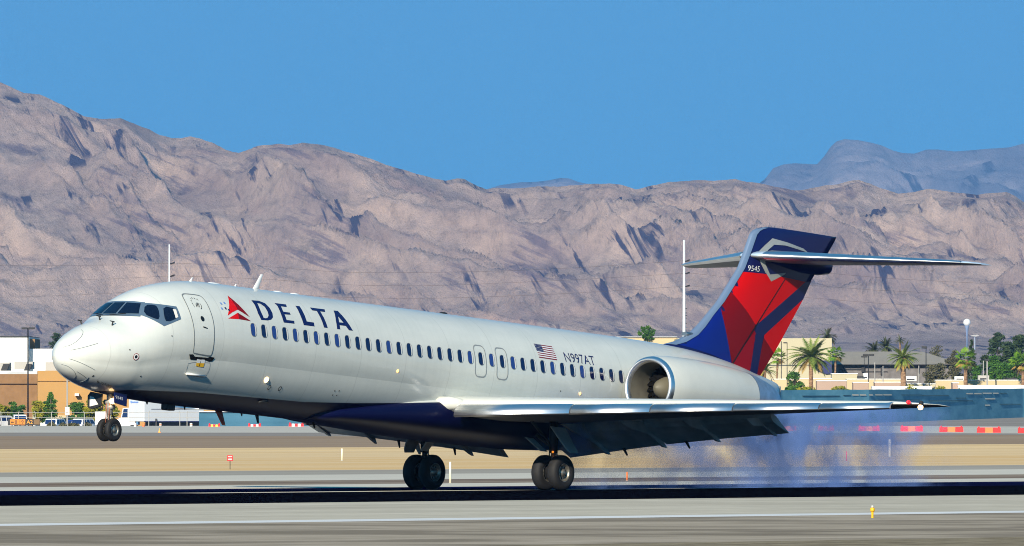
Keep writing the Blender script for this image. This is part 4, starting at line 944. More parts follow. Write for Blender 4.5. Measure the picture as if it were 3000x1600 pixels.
# --- antennas
def blade(x0, z0, dx, h, c, m, name='blade_antenna', yy=0.0, th=0.03, tip=.45):
    bm = bmesh.new(); n = 8; rings = []
    for k in range(5):
        f = k / 4; cc = c * (1 - (1 - tip) * f)
        rings.append([(x0 + dx * f + cc * .5 * math.cos(2 * math.pi * j / n), yy + th * (1 - .5 * f) * math.sin(2 * math.pi * j / n), z0 + h * f) for j in range(n)])
    loft(bm, rings); bmesh.ops.recalc_face_normals(bm, faces=bm.faces); return obj(name, bm, m, jet, smooth=True)
blade(11.36, 4.95, -.30, .50, .27, M['white'], th=.025)
blade(14.30, 4.97, -.08, .13, .14, M['white'], tip=.2); blade(12.27, 4.98, -.05, .10, .10, M['white'], tip=.2)
for x, l in ((13.24, .30), (10.32, .20), (9.53, .20)):
    bm = bmesh.new(); bmesh.ops.create_uvsphere(bm, u_segments=12, v_segments=6, radius=1)
    for v in bm.verts: v.co = Vector((x + v.co.x * l, v.co.y * .12, fprof(x)[0] - .01 + v.co.z * .05))
    obj('antenna_fairing', bm, M['white'], jet, smooth=True)
blade(12.78, 1.44, -.30, -.44, .36, mat('red_antenna', (.30, .03, .012), .45), tip=.45)
blade(16.0, 1.44, -.02, -.10, .10, M['black']); blade(14.3, 1.43, -.02, -.12, .08, M['black']); blade(11.7, 1.42, -.02, -.10, .08, M['black']); blade(11.0, 1.42, -.08, -.25, .18, M['black']); blade(8.4, 1.42, -.1, -.20, .16, M['black'])
bm = bmesh.new(); box(bm, 14.85, 15.22, -.12, .12, 1.24, 1.46, bev=.03); obj('belly_fairing', bm, M['black'], jet)
bm = bmesh.new(); bmesh.ops.create_uvsphere(bm, u_segments=12, v_segments=8, radius=1)
for v in bm.verts: v.co = Vector((2.51 + v.co.x * .16, v.co.y * .12, fprof(4)[0] + v.co.z * .06))
obj('anti_collision_beacon', bm, M['dark'], jet, smooth=True)
# APU / tail-cone tip outlet
bm = bmesh.new(); box(bm, -14.37, -14.25, -.05, .05, 3.62, 4.15, bev=.02); obj('tail_cone_cap', bm, M['grey_light'], jet)
q = P('scoop')[0]; bm = bmesh.new(); p = surf_side(q[0], q[1], .02); tube(bm, [p + Vector((.18, 0, -.02)), p + Vector((-.18, 0, .05))], [.03, .07], 10); obj('ram_air_scoop', bm, M['dark'], jet, smooth=True)

# ================================================================== BACKGROUND THINGS
# ---- teal fabric screen fence that runs behind the far taxiway
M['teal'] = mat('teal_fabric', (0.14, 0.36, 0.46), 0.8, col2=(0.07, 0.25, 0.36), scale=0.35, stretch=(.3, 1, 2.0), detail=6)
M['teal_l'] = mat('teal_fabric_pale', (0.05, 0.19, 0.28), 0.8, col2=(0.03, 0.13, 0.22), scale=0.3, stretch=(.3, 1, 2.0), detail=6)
def fence(name, pts, m, label):
    bm = bmesh.new(); rings = []
    for px, Y, top in pts:
        x = gx(px, Y); zt = gz(top, Y)
        rings.append([(x, Y, ZB), (x, Y, zt), (x, Y + .15, zt), (x, Y + .15, ZB)])
    loft(bm, rings); bmesh.ops.recalc_face_normals(bm, faces=bm.faces)
    o = obj(name, bm, m); return tag(o, label, 'fence')
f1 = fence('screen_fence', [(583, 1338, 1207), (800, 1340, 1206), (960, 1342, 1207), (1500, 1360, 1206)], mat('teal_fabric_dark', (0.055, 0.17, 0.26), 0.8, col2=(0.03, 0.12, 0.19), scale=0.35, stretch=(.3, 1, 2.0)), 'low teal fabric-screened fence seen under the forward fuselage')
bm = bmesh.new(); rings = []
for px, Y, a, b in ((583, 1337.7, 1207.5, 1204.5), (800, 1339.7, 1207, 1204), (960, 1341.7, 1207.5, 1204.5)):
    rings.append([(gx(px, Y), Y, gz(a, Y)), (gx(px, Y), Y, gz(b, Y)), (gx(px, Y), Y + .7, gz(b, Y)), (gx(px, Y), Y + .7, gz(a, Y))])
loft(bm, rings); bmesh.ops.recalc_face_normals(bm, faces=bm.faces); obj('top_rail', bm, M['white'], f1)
pts = []
for i in range(61):
    px = 1560 + (3250 - 1560) * i / 60
    Y = interp([(1560, 1420), (2300, 1508), (2550, 1528), (3000, 1588), (3250, 1610)], px)[0]
    pts.append((px, Y, interp([(1560, 1150), (2280, 1143), (2700, 1140.5), (3000, 1138.5), (3250, 1137)], px)[0] + 0.5 * math.sin(i * 1.7)))
f2 = fence('screen_fence', pts, M['teal'], 'tall teal fabric-screened fence behind the wing tip and tail')
random.seed(11)
bm = bmesh.new()
def fy(px): return interp([(1560, 1420), (2300, 1508), (2550, 1528), (3000, 1588), (3250, 1610)], px)[0]
def seg(p0, p1, y0, y1, mi):
    a, b = fy(p0), fy(p1)
    vs = [(gx(p0, a), a - .06, gz(y0, a)), (gx(p1, b), b - .06, gz(y0, b)), (gx(p1 + 1.5, b), b - .06, gz(y1, b)), (gx(p0 + 2, a), a - .06, gz(y1, a))]
    f = bm.faces.new([bm.verts.new(v) for v in vs]); f.material_index = mi
for p0, p1, yy, m_ in ((2496, 2515, 1157, 0), (2518, 2537, 1157, 0), (2545, 2557, 1157, 0), (2563, 2585, 1156.5, 0), (2587, 2612, 1156.5, 0), (2470, 2492, 1158, 1), (2640, 2700, 1157, 1), (2830, 2850, 1153, 0), (2853, 2875, 1153, 0), (2878, 2905, 1152, 0), (2908, 2925, 1152, 0), (2930, 2950, 1152, 1), (2885, 2915, 1168, 0), (2700, 2780, 1158, 1), (2800, 2830, 1166, 1), (2560, 2700, 1172, 1), (2720, 2850, 1174, 1), (2885, 2900, 1187, 0), (2930, 2990, 1184, 1), (2350, 2460, 1160, 1)):
    seg(p0, p1, yy - (1.6 if m_ == 0 else .8), yy + (2.2 if m_ == 0 else 1), m_)
o = obj('torn_patches', bm, [mat('torn_fabric', (.45, .44, .38), .8), mat('dark_fold', (.012, .05, .07), .8)], f2); o['kind'] = 'stuff'

# ---- trees
def leafmat(name, a, b): 
    m = mat(name, a, 0.65, col2=b, scale=0.9, detail=3, spec=0.25); return m
M['leaf_palm'] = leafmat('palm_leaf', (0.24, 0.29, 0.05), (0.07, 0.12, 0.02))
M['leaf_fan'] = leafmat('fan_palm_leaf', (0.22, 0.34, 0.02), (0.05, 0.15, 0.01))
M['leaf_darkpalm'] = leafmat('dark_palm_leaf', (0.10, 0.12, 0.05), (0.03, 0.04, 0.02))
M['leaf_pine'] = leafmat('pine_leaf', (0.07, 0.11, 0.045), (0.02, 0.04, 0.018))
M['leaf_green'] = leafmat('green_leaf', (0.09, 0.20, 0.025), (0.02, 0.07, 0.01))
M['leaf_olive'] = leafmat('olive_leaf', (0.15, 0.14, 0.07), (0.06, 0.06, 0.03))
M['leaf_yellow'] = leafmat('yellow_green_leaf', (0.34, 0.31, 0.02), (0.12, 0.15, 0.015))
M['trunk'] = mat('palm_trunk', (0.36, 0.22, 0.12), 0.9, col2=(0.14, 0.075, 0.04), scale=2.2, stretch=(1, 1, 3), bump=.05)
M['bark'] = mat('bark', (0.16, 0.12, 0.08), 0.9, var=0.5, scale=2)
M['dead'] = mat('dead_frond', (0.42, 0.27, 0.06), 0.8, var=.5, scale=1)
def quad(bm, c, u, v, mi=0):
    f = bm.faces.new([bm.verts.new(c - u - v), bm.verts.new(c + u - v), bm.verts.new(c + u + v), bm.verts.new(c - u + v)]); f.material_index = mi
def palm(px, Y, ytop, yc, ybase, rad, trunk_w, label, leaf='leaf_palm', nfr=46, fan=False, lean=0.0, seed=0, cat='palm tree'):
    rnd = random.Random(seed * 31 + 7); S = Y / FPX
    x = gx(px, Y); zb = max(-0.05, gz(ybase, Y)) if ybase else -0.05; zc = gz(yc, Y); r = rad * S; up = (yc - ytop) * S
    e = empty('palm_tree', (x, Y, 0), label, cat, 'palm trees beyond the fence')
    bm = bmesh.new(); tw = trunk_w * S / 2; n = 22; pts = []; rr = []
    for k in range(n + 1):
        f = k / n; pts.append((lean * S * (1 - f), 0, zc * f + ZB * (1 - f))); rr.append(tw * (1.12 - .3 * f + (0.10 if k % 2 else 0) + (.45 * max(0, f - .82) / .18)))
    tube(bm, pts, rr, 12); obj('trunk', bm, M['trunk'], e, smooth=True)
    bm = bmesh.new()
    for i in range(nfr):
        az = rnd.uniform(0, 2 * math.pi); el = math.asin(rnd.uniform(-.55, 1.0)) if not fan else math.asin(rnd.uniform(-.8, 1))
        L = r * rnd.uniform(.85, 1.12) if el < 1.0 else up * rnd.uniform(.8, 1.05)
        L *= 1.18 + .2 * max(0, math.sin(el)) * (up / max(r, .01))
        d = Vector((math.cos(az) * math.cos(el), math.sin(az) * math.cos(el), math.sin(el)))
        side = d.cross(Vector((0, 0, 1))); side = side.normalized() if side.length > .01 else Vector((1, 0, 0))
        mi = 1 if (el < -.25 and rnd.random() < .5) else 0
        if fan:
            stem = d * L * .5; c = Vector((0, 0, zc)) + stem
            for k in range(11):
                a = R(-75 + 15 * k); dd = (d * math.cos(a) + side * math.sin(a)); ln = L * .55 * (1 - .15 * abs(a)); tip = c + dd * ln + Vector((0, 0, -.22 * ln * (1 + abs(math.sin(a)))))
                wv_ = side * math.cos(a) * L * .035 - d * math.sin(a) * L * .035 + Vector((0, 0, .02 * L))
                f = bm.faces.new([bm.verts.new(c), bm.verts.new(c + dd * ln * .5 + wv_), bm.verts.new(tip), bm.verts.new(c + dd * ln * .5 - wv_)]); f.material_index = mi
            continue
        P_ = Vector((0, 0, zc)); dirv = d.copy(); ns = 12; prev = P_
        for k in range(ns):
            f = (k + 1) / ns; dirv = (dirv + Vector((0, 0, -1)) * (.050 + .055 * f) * (1.35 - .5 * math.sin(max(el, 0)))).normalized()
            nxt = prev + dirv * L / ns; wd = L * .185 * math.sin(math.pi * min(.97, .14 + f * .84))
            for sg in (-1, 1):
                for h in (0.25, 0.75):
                    base = prev.lerp(nxt, h); tp = base + side * sg * wd + dirv * wd * .75 + Vector((0, 0, -.30 * wd)) * rnd.uniform(.2, 1.4)
                    w_ = dirv * (L / ns * .30)
                    fc = bm.faces.new([bm.verts.new(base - w_), bm.verts.new(base + w_), bm.verts.new(tp)]); fc.material_index = mi
            w_ = Vector((0, 0, 1)) * L * .008 + side * L * .006
            fc = bm.faces.new([bm.verts.new(prev - w_), bm.verts.new(prev + w_), bm.verts.new(nxt + w_ * .5), bm.verts.new(nxt - w_ * .5)]); fc.material_index = mi
            prev = nxt
    obj('crown', bm, [M[leaf], M['dead']], e)
    return e
def tree(px, Y, ytop, ybot, wpx, leaf, label, cat='tree', kind='round', n=1700, seed=0, name='leafy_tree', group=None, ls=1.0, trunk=True):
    rnd = random.Random(seed * 17 + 3); S = Y / FPX; x = gx(px, Y); zt = gz(ytop, Y); zb = gz(ybot, Y); H = zt - zb; r = wpx * S / 2
    e = empty(name, (x, Y, 0), label, cat, group)
    clumps = []
    if kind == 'round':
        for i in range(26):
            a = rnd.uniform(0, 2 * math.pi); f = rnd.uniform(0.08, .92); rad = r * math.sqrt(max(.05, 1 - (2 * f - .95) ** 2)) * rnd.uniform(.1, .85)
            clumps.append((Vector((math.cos(a) * rad, math.sin(a) * rad, zb + H * f)), rnd.uniform(.22, .40) * min(r, H * .6)))
    elif kind == 'cone':
        for i in range(34):
            f = (i + .5) / 34; a = rnd.uniform(0, 2 * math.pi); rad = r * (1 - f) ** .8 * rnd.uniform(.3, .9)
            clumps.append((Vector((math.cos(a) * rad, math.sin(a) * rad, zb + H * f * .97)), r * (.12 + .26 * (1 - f))))
    elif kind == 'pine':
        for i in range(40):
            a = rnd.uniform(0, 2 * math.pi); f = rnd.uniform(.0, .97); rad = r * rnd.uniform(.05, .95) * (1 - .5 * f); 
            clumps.append((Vector((math.cos(a) * rad, math.sin(a) * rad, zb + H * f)), r * rnd.uniform(.28, .48)))
    elif kind == 'mound':
        for i in range(22):
            a = rnd.uniform(0, 2 * math.pi); rad = rnd.uniform(0, .9); clumps.append((Vector((math.cos(a) * rad * r, math.sin(a) * rad * r, zb + H * rnd.uniform(.05, .75) * (1 - rad * .5))), H * .28))
    if trunk:
        bm = bmesh.new(); tube(bm, [(0, 0, ZB), (0, 0, max(zb, .3) * .6), (.02 * r, 0, zb + H * .5), (0, 0, zb + H * .85)], [max(.1, r * .06), max(.08, r * .05), max(.05, r * .03), .02], 8)
        for c, _ in clumps[::3]: tube(bm, [(0, 0, max(zb, .2) + (c.z - zb) * .35), c * .6 + Vector((0, 0, c.z * .35)), c], [max(.04, r * .025), max(.03, r * .018), .012], 6)
        obj('trunk', bm, M['bark'], e, smooth=True)
    bm = bmesh.new(); per = n // len(clumps)
    for c, cr in clumps:
        fl = .55 if kind == 'pine' else .85
        for i in range(per):
            d = Vector((rnd.gauss(0, 1), rnd.gauss(0, 1), rnd.gauss(0, 1) * fl)).normalized() * cr * rnd.uniform(.35, 1.12); d.z *= fl
            u = Vector((rnd.gauss(0, 1), rnd.gauss(0, 1), rnd.gauss(0, 1))).normalized(); v = u.orthogonal().normalized(); s_ = ls * max(.12, cr * .19) * rnd.uniform(.6, 1.3)
            p = c + d; p.z = max(p.z, -.2)
            quad(bm, p, u * s_, v * s_ * .55)
    obj('crown', bm, M[leaf], e)
    return e
palm(2376, 1700, 990, 1046, 1150, 62, 13, 'big date palm with arching fronds, nearest to the fin', seed=1, nfr=60)
palm(2424, 2050, 960, 984, 1060, 32, 9, 'tall dark palm rising behind the big date palm', 'leaf_darkpalm', seed=2, nfr=34)
palm(2448, 1750, 1012, 1040, 1150, 24, 6, 'small bright green fan palm right of the big date palm', 'leaf_fan', fan=True, seed=3, nfr=34, lean=-3)
palm(2279, 1720, 1022, 1050, 1150, 22, 6, 'fan palm with pink-brown trunk half hidden by the fin', 'leaf_fan', fan=True, seed=4, nfr=34, lean=-12)
palm(2240, 1700, 1060, 1085, 1150, 40, 8, 'low palm peeking out just behind the base of the fin', seed=5, nfr=30)
palm(2562, 1950, 1000, 1026, 1090, 30, 8, 'dark palm left of the pair above the warehouse roof', 'leaf_darkpalm', seed=6, nfr=36)
palm(2596, 1960, 990, 1016, 1090, 30, 8, 'dark palm right of the pair above the warehouse roof', 'leaf_darkpalm', seed=7, nfr=36)
palm(2637, 2100, 978, 996, 1060, 17, 4, 'thin palm with a small tuft behind the stout palm', 'leaf_darkpalm', seed=8, nfr=24)
palm(2645, 1680, 1003, 1048, 1150, 42, 17, 'stout palm with thick ringed trunk in front of the warehouse', 'leaf_palm', seed=9, nfr=56, lean=6)
palm(2829, 1700, 1022, 1054, 1150, 30, 12, 'fan palm with pale tan trunk in front of the dark conifer', 'leaf_fan', fan=True, seed=10, nfr=40)
palm(2998, 1700, 1030, 1064, 1150, 36, 12, 'fan palm with golden skirt cut by the right edge', 'leaf_fan', fan=True, seed=11, nfr=40)
tree(2330, 1690, 1088, 1142, 58, 'leaf_green', 'dark green leaning bushy tree in front of the cream hangar', seed=12, kind='round', n=1500)
tree(2318, 1660, 1123, 1150, 34, 'leaf_green', 'low dark shrub at the foot of the leaning bushy tree', 'shrub', 'mound', 800, 13, 'shrub', 'shrubs behind the tall fence', trunk=False)
for i, (px, wd, yt, lab) in enumerate(((2362, 60, 1124, 'yellow-green shrub at the foot of the big date palm'), (2462, 58, 1126, 'rounded yellow-green shrub under the small fan palm'), (2668, 44, 1122, 'sparse yellowish shrub beside the stout palm trunk'), (2755, 46, 1128, 'sparse low shrub in front of the square tan block'), (2812, 26, 1136, 'tiny green shrub below the pale-trunked fan palm'))):
    tree(px, 1640, yt, 1152, wd, 'leaf_yellow', lab, 'shrub', 'mound', 700 if i < 2 else 260, 20 + i, 'shrub', 'shrubs behind the tall fence', trunk=False)
tree(2745, 1730, 1066, 1128, 84, 'leaf_olive', 'wide olive-brown tree standing before the warehouse gable', seed=30, n=1900)
tree(2722, 1700, 1112, 1140, 40, 'leaf_olive', 'low grey-green tree at the foot of the dark lamp post', seed=31, n=700)
tree(2742, 1980, 1012, 1070, 54, 'leaf_olive', 'sparse tan tree behind the warehouse roof', seed=32, n=480, kind='pine')
tree(2792, 1900, 1024, 1110, 58, 'leaf_olive', 'dark olive tree right of the warehouse gable', seed=33, n=1700)
tree(2846, 1800, 992, 1122, 46, 'leaf_pine', 'pointed dark conifer behind the pale-trunked fan palm', 'conifer', 'cone', 2600, 34, 'conifer_tree')
tree(2923, 1900, 975, 1085, 62, 'leaf_pine', 'tall dark pine left of the pair at the right edge', 'pine', 'pine', 4200, 35, 'pine_tree', 'pines at the right edge')
tree(2985, 1900, 982, 1085, 70, 'leaf_pine', 'tall dark pine right of the pair at the right edge', 'pine', 'pine', 4200, 36, 'pine_tree', 'pines at the right edge')
tree(2953, 1880, 1002, 1095, 66, 'leaf_pine', 'dark pine filling the gap between the two tallest ones', 'pine', 'pine', 3600, 71, 'pine_tree', 'pines at the right edge')
tree(2888, 1840, 1040, 1110, 46, 'leaf_pine', 'short dark pine just right of the pointed conifer', 'pine', 'pine', 2200, 72, 'pine_tree', 'pines at the right edge')
tree(2943, 1770, 1062, 1120, 60, 'leaf_green', 'deep green broad tree in the middle of the right clump', seed=73, n=2000)
tree(2800, 1760, 1062, 1118, 50, 'leaf_olive', 'olive tree left of the pale-trunked fan palm', seed=74, n=1500)
tree(2862, 1775, 1070, 1118, 44, 'leaf_green', 'dark green tree right of the pale-trunked fan palm', seed=75, n=1500)
tree(2915, 1780, 1042, 1118, 70, 'leaf_green', 'deep green broad tree beside the two white posts', seed=37, n=2300)
tree(2972, 1790, 1045, 1118, 66, 'leaf_green', 'deep green broad tree left of the golden-skirted palm', seed=38, n=2300)
tree(1896, 1900, 956, 995, 58, 'leaf_green', 'dark green tree showing above the fuselage left of the steel pole', seed=39, n=1500)
tree(168, 2000, 976, 1030, 54, 'leaf_pine', 'dark tree behind the white building next to the aircraft nose', seed=40, n=1300, kind='pine')
# left side shrubs and trees by the car park
for i, (px, yt, wd, kd, lf, lab) in enumerate(((12, 1184, 44, 'round', 'leaf_yellow', 'yellow-green bush at the left edge'), (45, 1176, 44, 'round', 'leaf_green', 'dark green bush left of the tall lamp post'), (112, 1178, 50, 'round', 'leaf_yellow', 'yellow-green bush right of the tall lamp post'), (148, 1153, 62, 'cone', 'leaf_green', 'pointed dark green tree in front of the orange wall'), (226, 1182, 50, 'round', 'leaf_green', 'bush right of the grey sign pole'), (272, 1172, 66, 'round', 'leaf_yellow', 'bush left of the nose gear leg'), (322, 1178, 60, 'round', 'leaf_yellow', 'bush right of the nose gear leg'))):
    tree(px, 1544, yt - 4, 1240, wd * 1.25, lf, lab, 'bush' if kd == 'round' else 'tree', kd, 2200, 50 + i, 'bush' if kd == 'round' else 'leafy_tree', 'bushes along the orange building')
for i, (px, wd, lab) in enumerate(((152, 28, 'low grey-green hedge clump in front of the left car'), (184, 22, 'low grey-green hedge clump between the pole and the left car'), (216, 34, 'low grey-green hedge clump right of the grey sign pole'), (256, 26, 'low grey-green hedge clump in front of the right car'))):
    tree(px, 1346, 1236, 1249, wd, 'leaf_olive', lab, 'hedge', 'mound', 420, 60 + i, 'hedge_clump', 'hedge clumps by the car park', trunk=False)

# ---- buildings
M['stucco_o'] = mat('orange_stucco', (0.46, 0.26, 0.085), 0.9, var=0.08, scale=.2)
M['stucco_t'] = mat('tan_stucco', (0.27, 0.15, 0.065), 0.9, var=0.2, scale=.8, bump=.05)  # dark brown; the left building's wall shade is put into this colour
M['stucco_w'] = mat('white_wall', (0.86, 0.86, 0.82), 0.8, var=0.03, scale=.1)
M['cream'] = mat('cream_wall', (0.50, 0.45, 0.30), 0.85, var=0.07, scale=.15)
M['creamy'] = mat('pale_yellow_wall', (0.58, 0.46, 0.27), 0.85, var=0.08, scale=.15)
M['pinkish'] = mat('pinkish_wall', (0.42, 0.30, 0.23), 0.85, var=0.1, scale=.15)
M['greywall'] = mat('grey_block_wall', (0.20, 0.185, 0.18), 0.9, var=0.35, scale=.9)
M['roofbeige'] = mat('beige_metal_roof', (0.36, 0.31, 0.24), 0.7, var=0.08, scale=.1, stretch=(12, 1, 1))
M['vent'] = mat('vent_grey', (0.42, 0.40, 0.36), 0.6)
M['signblue'] = mat('blue_panel', (0.010, 0.02, 0.12), 0.6, var=.3, scale=.2)
def bx(bm, px0, px1, y0, y1, Y, d, mi=0, base=None):
    z0 = ZB if base is None else gz(base, Y)
    box(bm, gx(px0, Y), gx(px1, Y), Y, Y + d, z0 if y1 is None else gz(y1, Y), gz(y0, Y), mi)
b = empty('white_building', (gx(60, 1760), 1760, 0), 'tall plain white building block behind the tan buildings', 'building')
def bpart(name, par, px0, px1, y0, y1, Y, d, m):
    bm = bmesh.new(); x, y, _ = par.location
    box(bm, gx(px0, Y) - x, gx(px1, Y) - x, Y - y, Y + d - y, ZB if y1 is None else gz(y1, Y), gz(y0, Y))
    return obj(name, bm, m, par)
bpart('wall', b, -200, 84, 986, None, 1760, 40, M['stucco_w']); bpart('roof_edge', b, -200, 84.6, 984.5, 986, 1759.6, 41, M['dark']); bpart('stair_tower', b, 84.8, 102, 993, None, 1764, 20, M['stucco_t'])
bpart('lower_wall', b, 84.8, 420, 1022, None, 1762, 1.8, M['stucco_w'])
b = empty('tan_building', (gx(50, 1600), 1600, 0), 'brown stucco building, shade painted into its wall colour, with metal roof ducts at left edge', 'building')
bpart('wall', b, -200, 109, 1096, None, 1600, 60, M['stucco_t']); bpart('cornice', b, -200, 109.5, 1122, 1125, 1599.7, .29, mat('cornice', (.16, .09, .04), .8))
bpart('roof', b, -200, 109, 1088, 1096, 1600.5, 30, mat('roof_membrane', (.55, .58, .60), .5, var=.3, scale=.3))
for i, (a, c, d1, d2) in enumerate(((0, 28, 1062, 1086), (42, 96, 1060, 1082), (133, 168, 1061, 1085))):
    par = b if i < 2 else None
    if i < 2: 
        o = bpart('roof_duct', b, a, c, d1, d2, 1603, 6, M['vent']); 
bm = bmesh.new()
for a, c in ((2, 28), (70, 94)):
    x0 = gx(50, 1600)
    vs = [(gx(a, 1602) - x0, 1.8, gz(1086, 1602)), (gx(c - 8, 1602) - x0, 1.8, gz(1086, 1602)), (gx(c, 1602) - x0, 1.8, gz(1066, 1602)), (gx(a + 8, 1602) - x0, 1.8, gz(1066, 1602))]
    rv = loft(bm, [vs, [(p[0], p[1] + 1.0, p[2]) for p in vs]])
bmesh.ops.recalc_face_normals(bm, faces=bm.faces); o = obj('duct_mouth', bm, M['black'], b)
b = empty('orange_building', (gx(250, 1560), 1560, 0), 'sunlit orange stucco building behind the nose gear', 'building')
bpart('wall', b, 109.8, 800, 1086, None, 1560, 38, M['stucco_o']); bpart('cornice', b, 109.5, 800, 1115, 1116.5, 1559.8, .19, mat('cornice_o', (.45, .24, .07), .8))
bpart('wall_lamp', b, 219, 231, 1153, 1160, 1558.8, 1.1, M['stucco_w']); bpart('rooftop_unit', b, 133, 166, 1061, 1086, 1566, 8, M['vent'])
b = empty('pale_shed', (gx(110, 1550), 1550, 0), 'long low pale shed behind the parked cars', 'shed')
bpart('wall', b, 96, 128, 1213, None, 1550, 5, M['stucco_w']); bpart('lean_to', b, 128.3, 232, 1217, None, 1551, 4, M['creamy'])

b = empty('hangar', (gx(2350, 1860), 1860, 0), 'tall cream hangar wall behind the palms right of the fin', 'building')
bpart('wall', b, 1985, 2437, 991, None, 1860, 50, M['cream']); bpart('wall_band', b, 1985, 2437.3, 1069, 1070.5, 1859.8, .19, M['seam'])
bm = bmesh.new(); x0 = gx(2350, 1860)
l = [(2383, 1056), (2437, 1056), (2437, 1094), (2420, 1096), (2400, 1088), (2383, 1078)]
loft(bm, [[(gx(p, 1859.6) - x0, dy, gz(q, 1859.6)) for p, q in l] for dy in (-.4, -.25)]); bmesh.ops.recalc_face_normals(bm, faces=bm.faces); obj('blue_panel', bm, M['signblue'], b)
b = empty('cream_building', (gx(1960, 1900), 1900, 0), 'low pale yellow flat building seen over the rear fuselage', 'building')
bpart('wall', b, 1790, 1984, 988, None, 1900, 30, M['creamy']); bpart('parapet', b, 1786, 1984, 986.5, 988, 1899.6, 31, M['white'])
b = empty('warehouse', (gx(2600, 1900), 1900, 0), 'grey block warehouse with a broad beige hipped roof', 'building')
bpart('wall', b, 2437.5, 2810, 1067, None, 1900, 40, M['greywall'])
bm = bmesh.new(); x0 = gx(2600, 1900)
Yr = 1899.0; ev = [(2437.8, 1067), (2822, 1067)]; rg = [(2437.8, 1030), (2702, 1030)]
vs = [bm.verts.new((gx(p, Y_) - x0, Y_ - 1900, gz(q, Y_))) for p, q, Y_ in ((2437.8, 1067.5, Yr), (2822, 1067.5, Yr), (2702, 1030, Yr + 20), (2437.8, 1030, Yr + 20), (2437.8, 1067.5, Yr + 42), (2822, 1067.5, Yr + 42))]
for f in ((0, 1, 2, 3), (3, 2, 5, 4), (1, 5, 2), (0, 3, 4), (0, 4, 5, 1)): bm.faces.new([vs[i] for i in f])
bmesh.ops.recalc_face_normals(bm, faces=bm.faces); obj('roof', bm, M['roofbeige'], b)
bpart('eave', b, 2437.8, 2822, 1067.6, 1069.4, 1898.7, .9, M['dark'])
for a, c, d1, d2 in ((2469, 2475, 1071, 1088), (2524, 2534, 1071, 1090), (2580, 2586, 1071, 1098), (2690, 2693, 1071, 1092)): bpart('door', b, a, c, d1, d2, 1899.6, .35, M['black'])
for px, a, c in ((2490, 1081, 1083), (2560, 1088, 1089)): bpart('pipe', b, px - 30, px + 40, a, c, 1899.7, .25, M['dark'])
blds = [(2262, 2340, 1112, 1700, 'creamy', 'pale yellow low wall section next to the tail cone'), (2340, 2437, 1110, 1720, 'creamy', 'pale yellow low wall behind the big date palm trunk'), (2437, 2512, 1096, 1740, 'cream', 'raised cream parapet below the blue panel'), (2393, 2480, 1117, 1690, 'pinkish', 'pinkish low block behind the rounded yellow-green shrub'), (2481, 2640, 1112, 1730, 'creamy', 'long pale yellow low building before the grey warehouse'), (2500, 2545, 1122, 1685, 'pinkish', 'pinkish block left of the twin-headed dark lamp'), (2563, 2655, 1121, 1688, 'pinkish', 'pinkish low wall left of the stout palm trunk'), (2640, 2740, 1126, 1692, 'cream', 'cream low wall behind the dark lamp post'), (2741, 3100, 1115, 1705, 'creamy', 'long pale yellow wall below the pines'), (2791, 2808, 1123, 1680, 'pinkish', 'square tan block in front of the long pale yellow wall'), (2808, 3100, 1131, 1677, 'stucco_w', 'long white parapet line right above the tall fence'), (2556, 2730, 1134, 1675, 'stucco_w', 'short white wall line above the fence left of the olive tree')]
for a, c, y0, Y, m_, lab in blds:
    bm = bmesh.new(); xm = gx((a + c) / 2, Y); hw = (gx(c, Y) - gx(a, Y)) / 2; box(bm, -hw, hw, 0, 6, ZB, gz(y0, Y))
    o = obj('low_building', bm, M[m_], None, loc=(xm, Y, 0)); tag(o, lab, 'building', 'low buildings behind the tall fence')
    bm = bmesh.new(); box(bm, -hw - .05, hw + .05, -.08, 6.1, gz(y0, Y) + .004, gz(y0, Y) + .12); obj('coping', bm, M['stucco_w'], o)
# rooftop boxes
for px, y0, y1, wd, Y, m_, lab in ((2521, 1101, 1109, 18, 1736, 'black', 'dark rooftop unit above the long low building'), (2536, 1093, 1110, 12, 1738, 'stucco_w', 'pale rooftop box next to the dark rooftop unit'), (2668, 1102, 1116, 34, 1734, 'stucco_w', 'white rooftop unit right of the stout palm'), (2812, 1103, 1115, 30, 1712, 'stucco_w', 'white rooftop box left of the pale-trunked fan palm'), (2882, 1100, 1114, 32, 1712, 'vent', 'grey rooftop box below the two white posts'), (2967, 1107, 1114, 24, 1712, 'dark', 'dark rooftop box below the pines')):
    bm = bmesh.new(); S = Y / FPX; box(bm, -wd * S / 2, wd * S / 2, 0, 2.5, gz(y1, Y), gz(y0, Y)); o = obj('rooftop_unit', bm, M[m_], None, loc=(gx(px, Y), Y, 0)); tag(o, lab, 'rooftop unit', 'rooftop units behind the fence')
    bm = bmesh.new(); box(bm, -wd * S / 3, wd * S / 3, -.03, 0.0, gz(y1, Y) + .1, gz(y1, Y) + .3); obj('grille', bm, M['dark'], o)

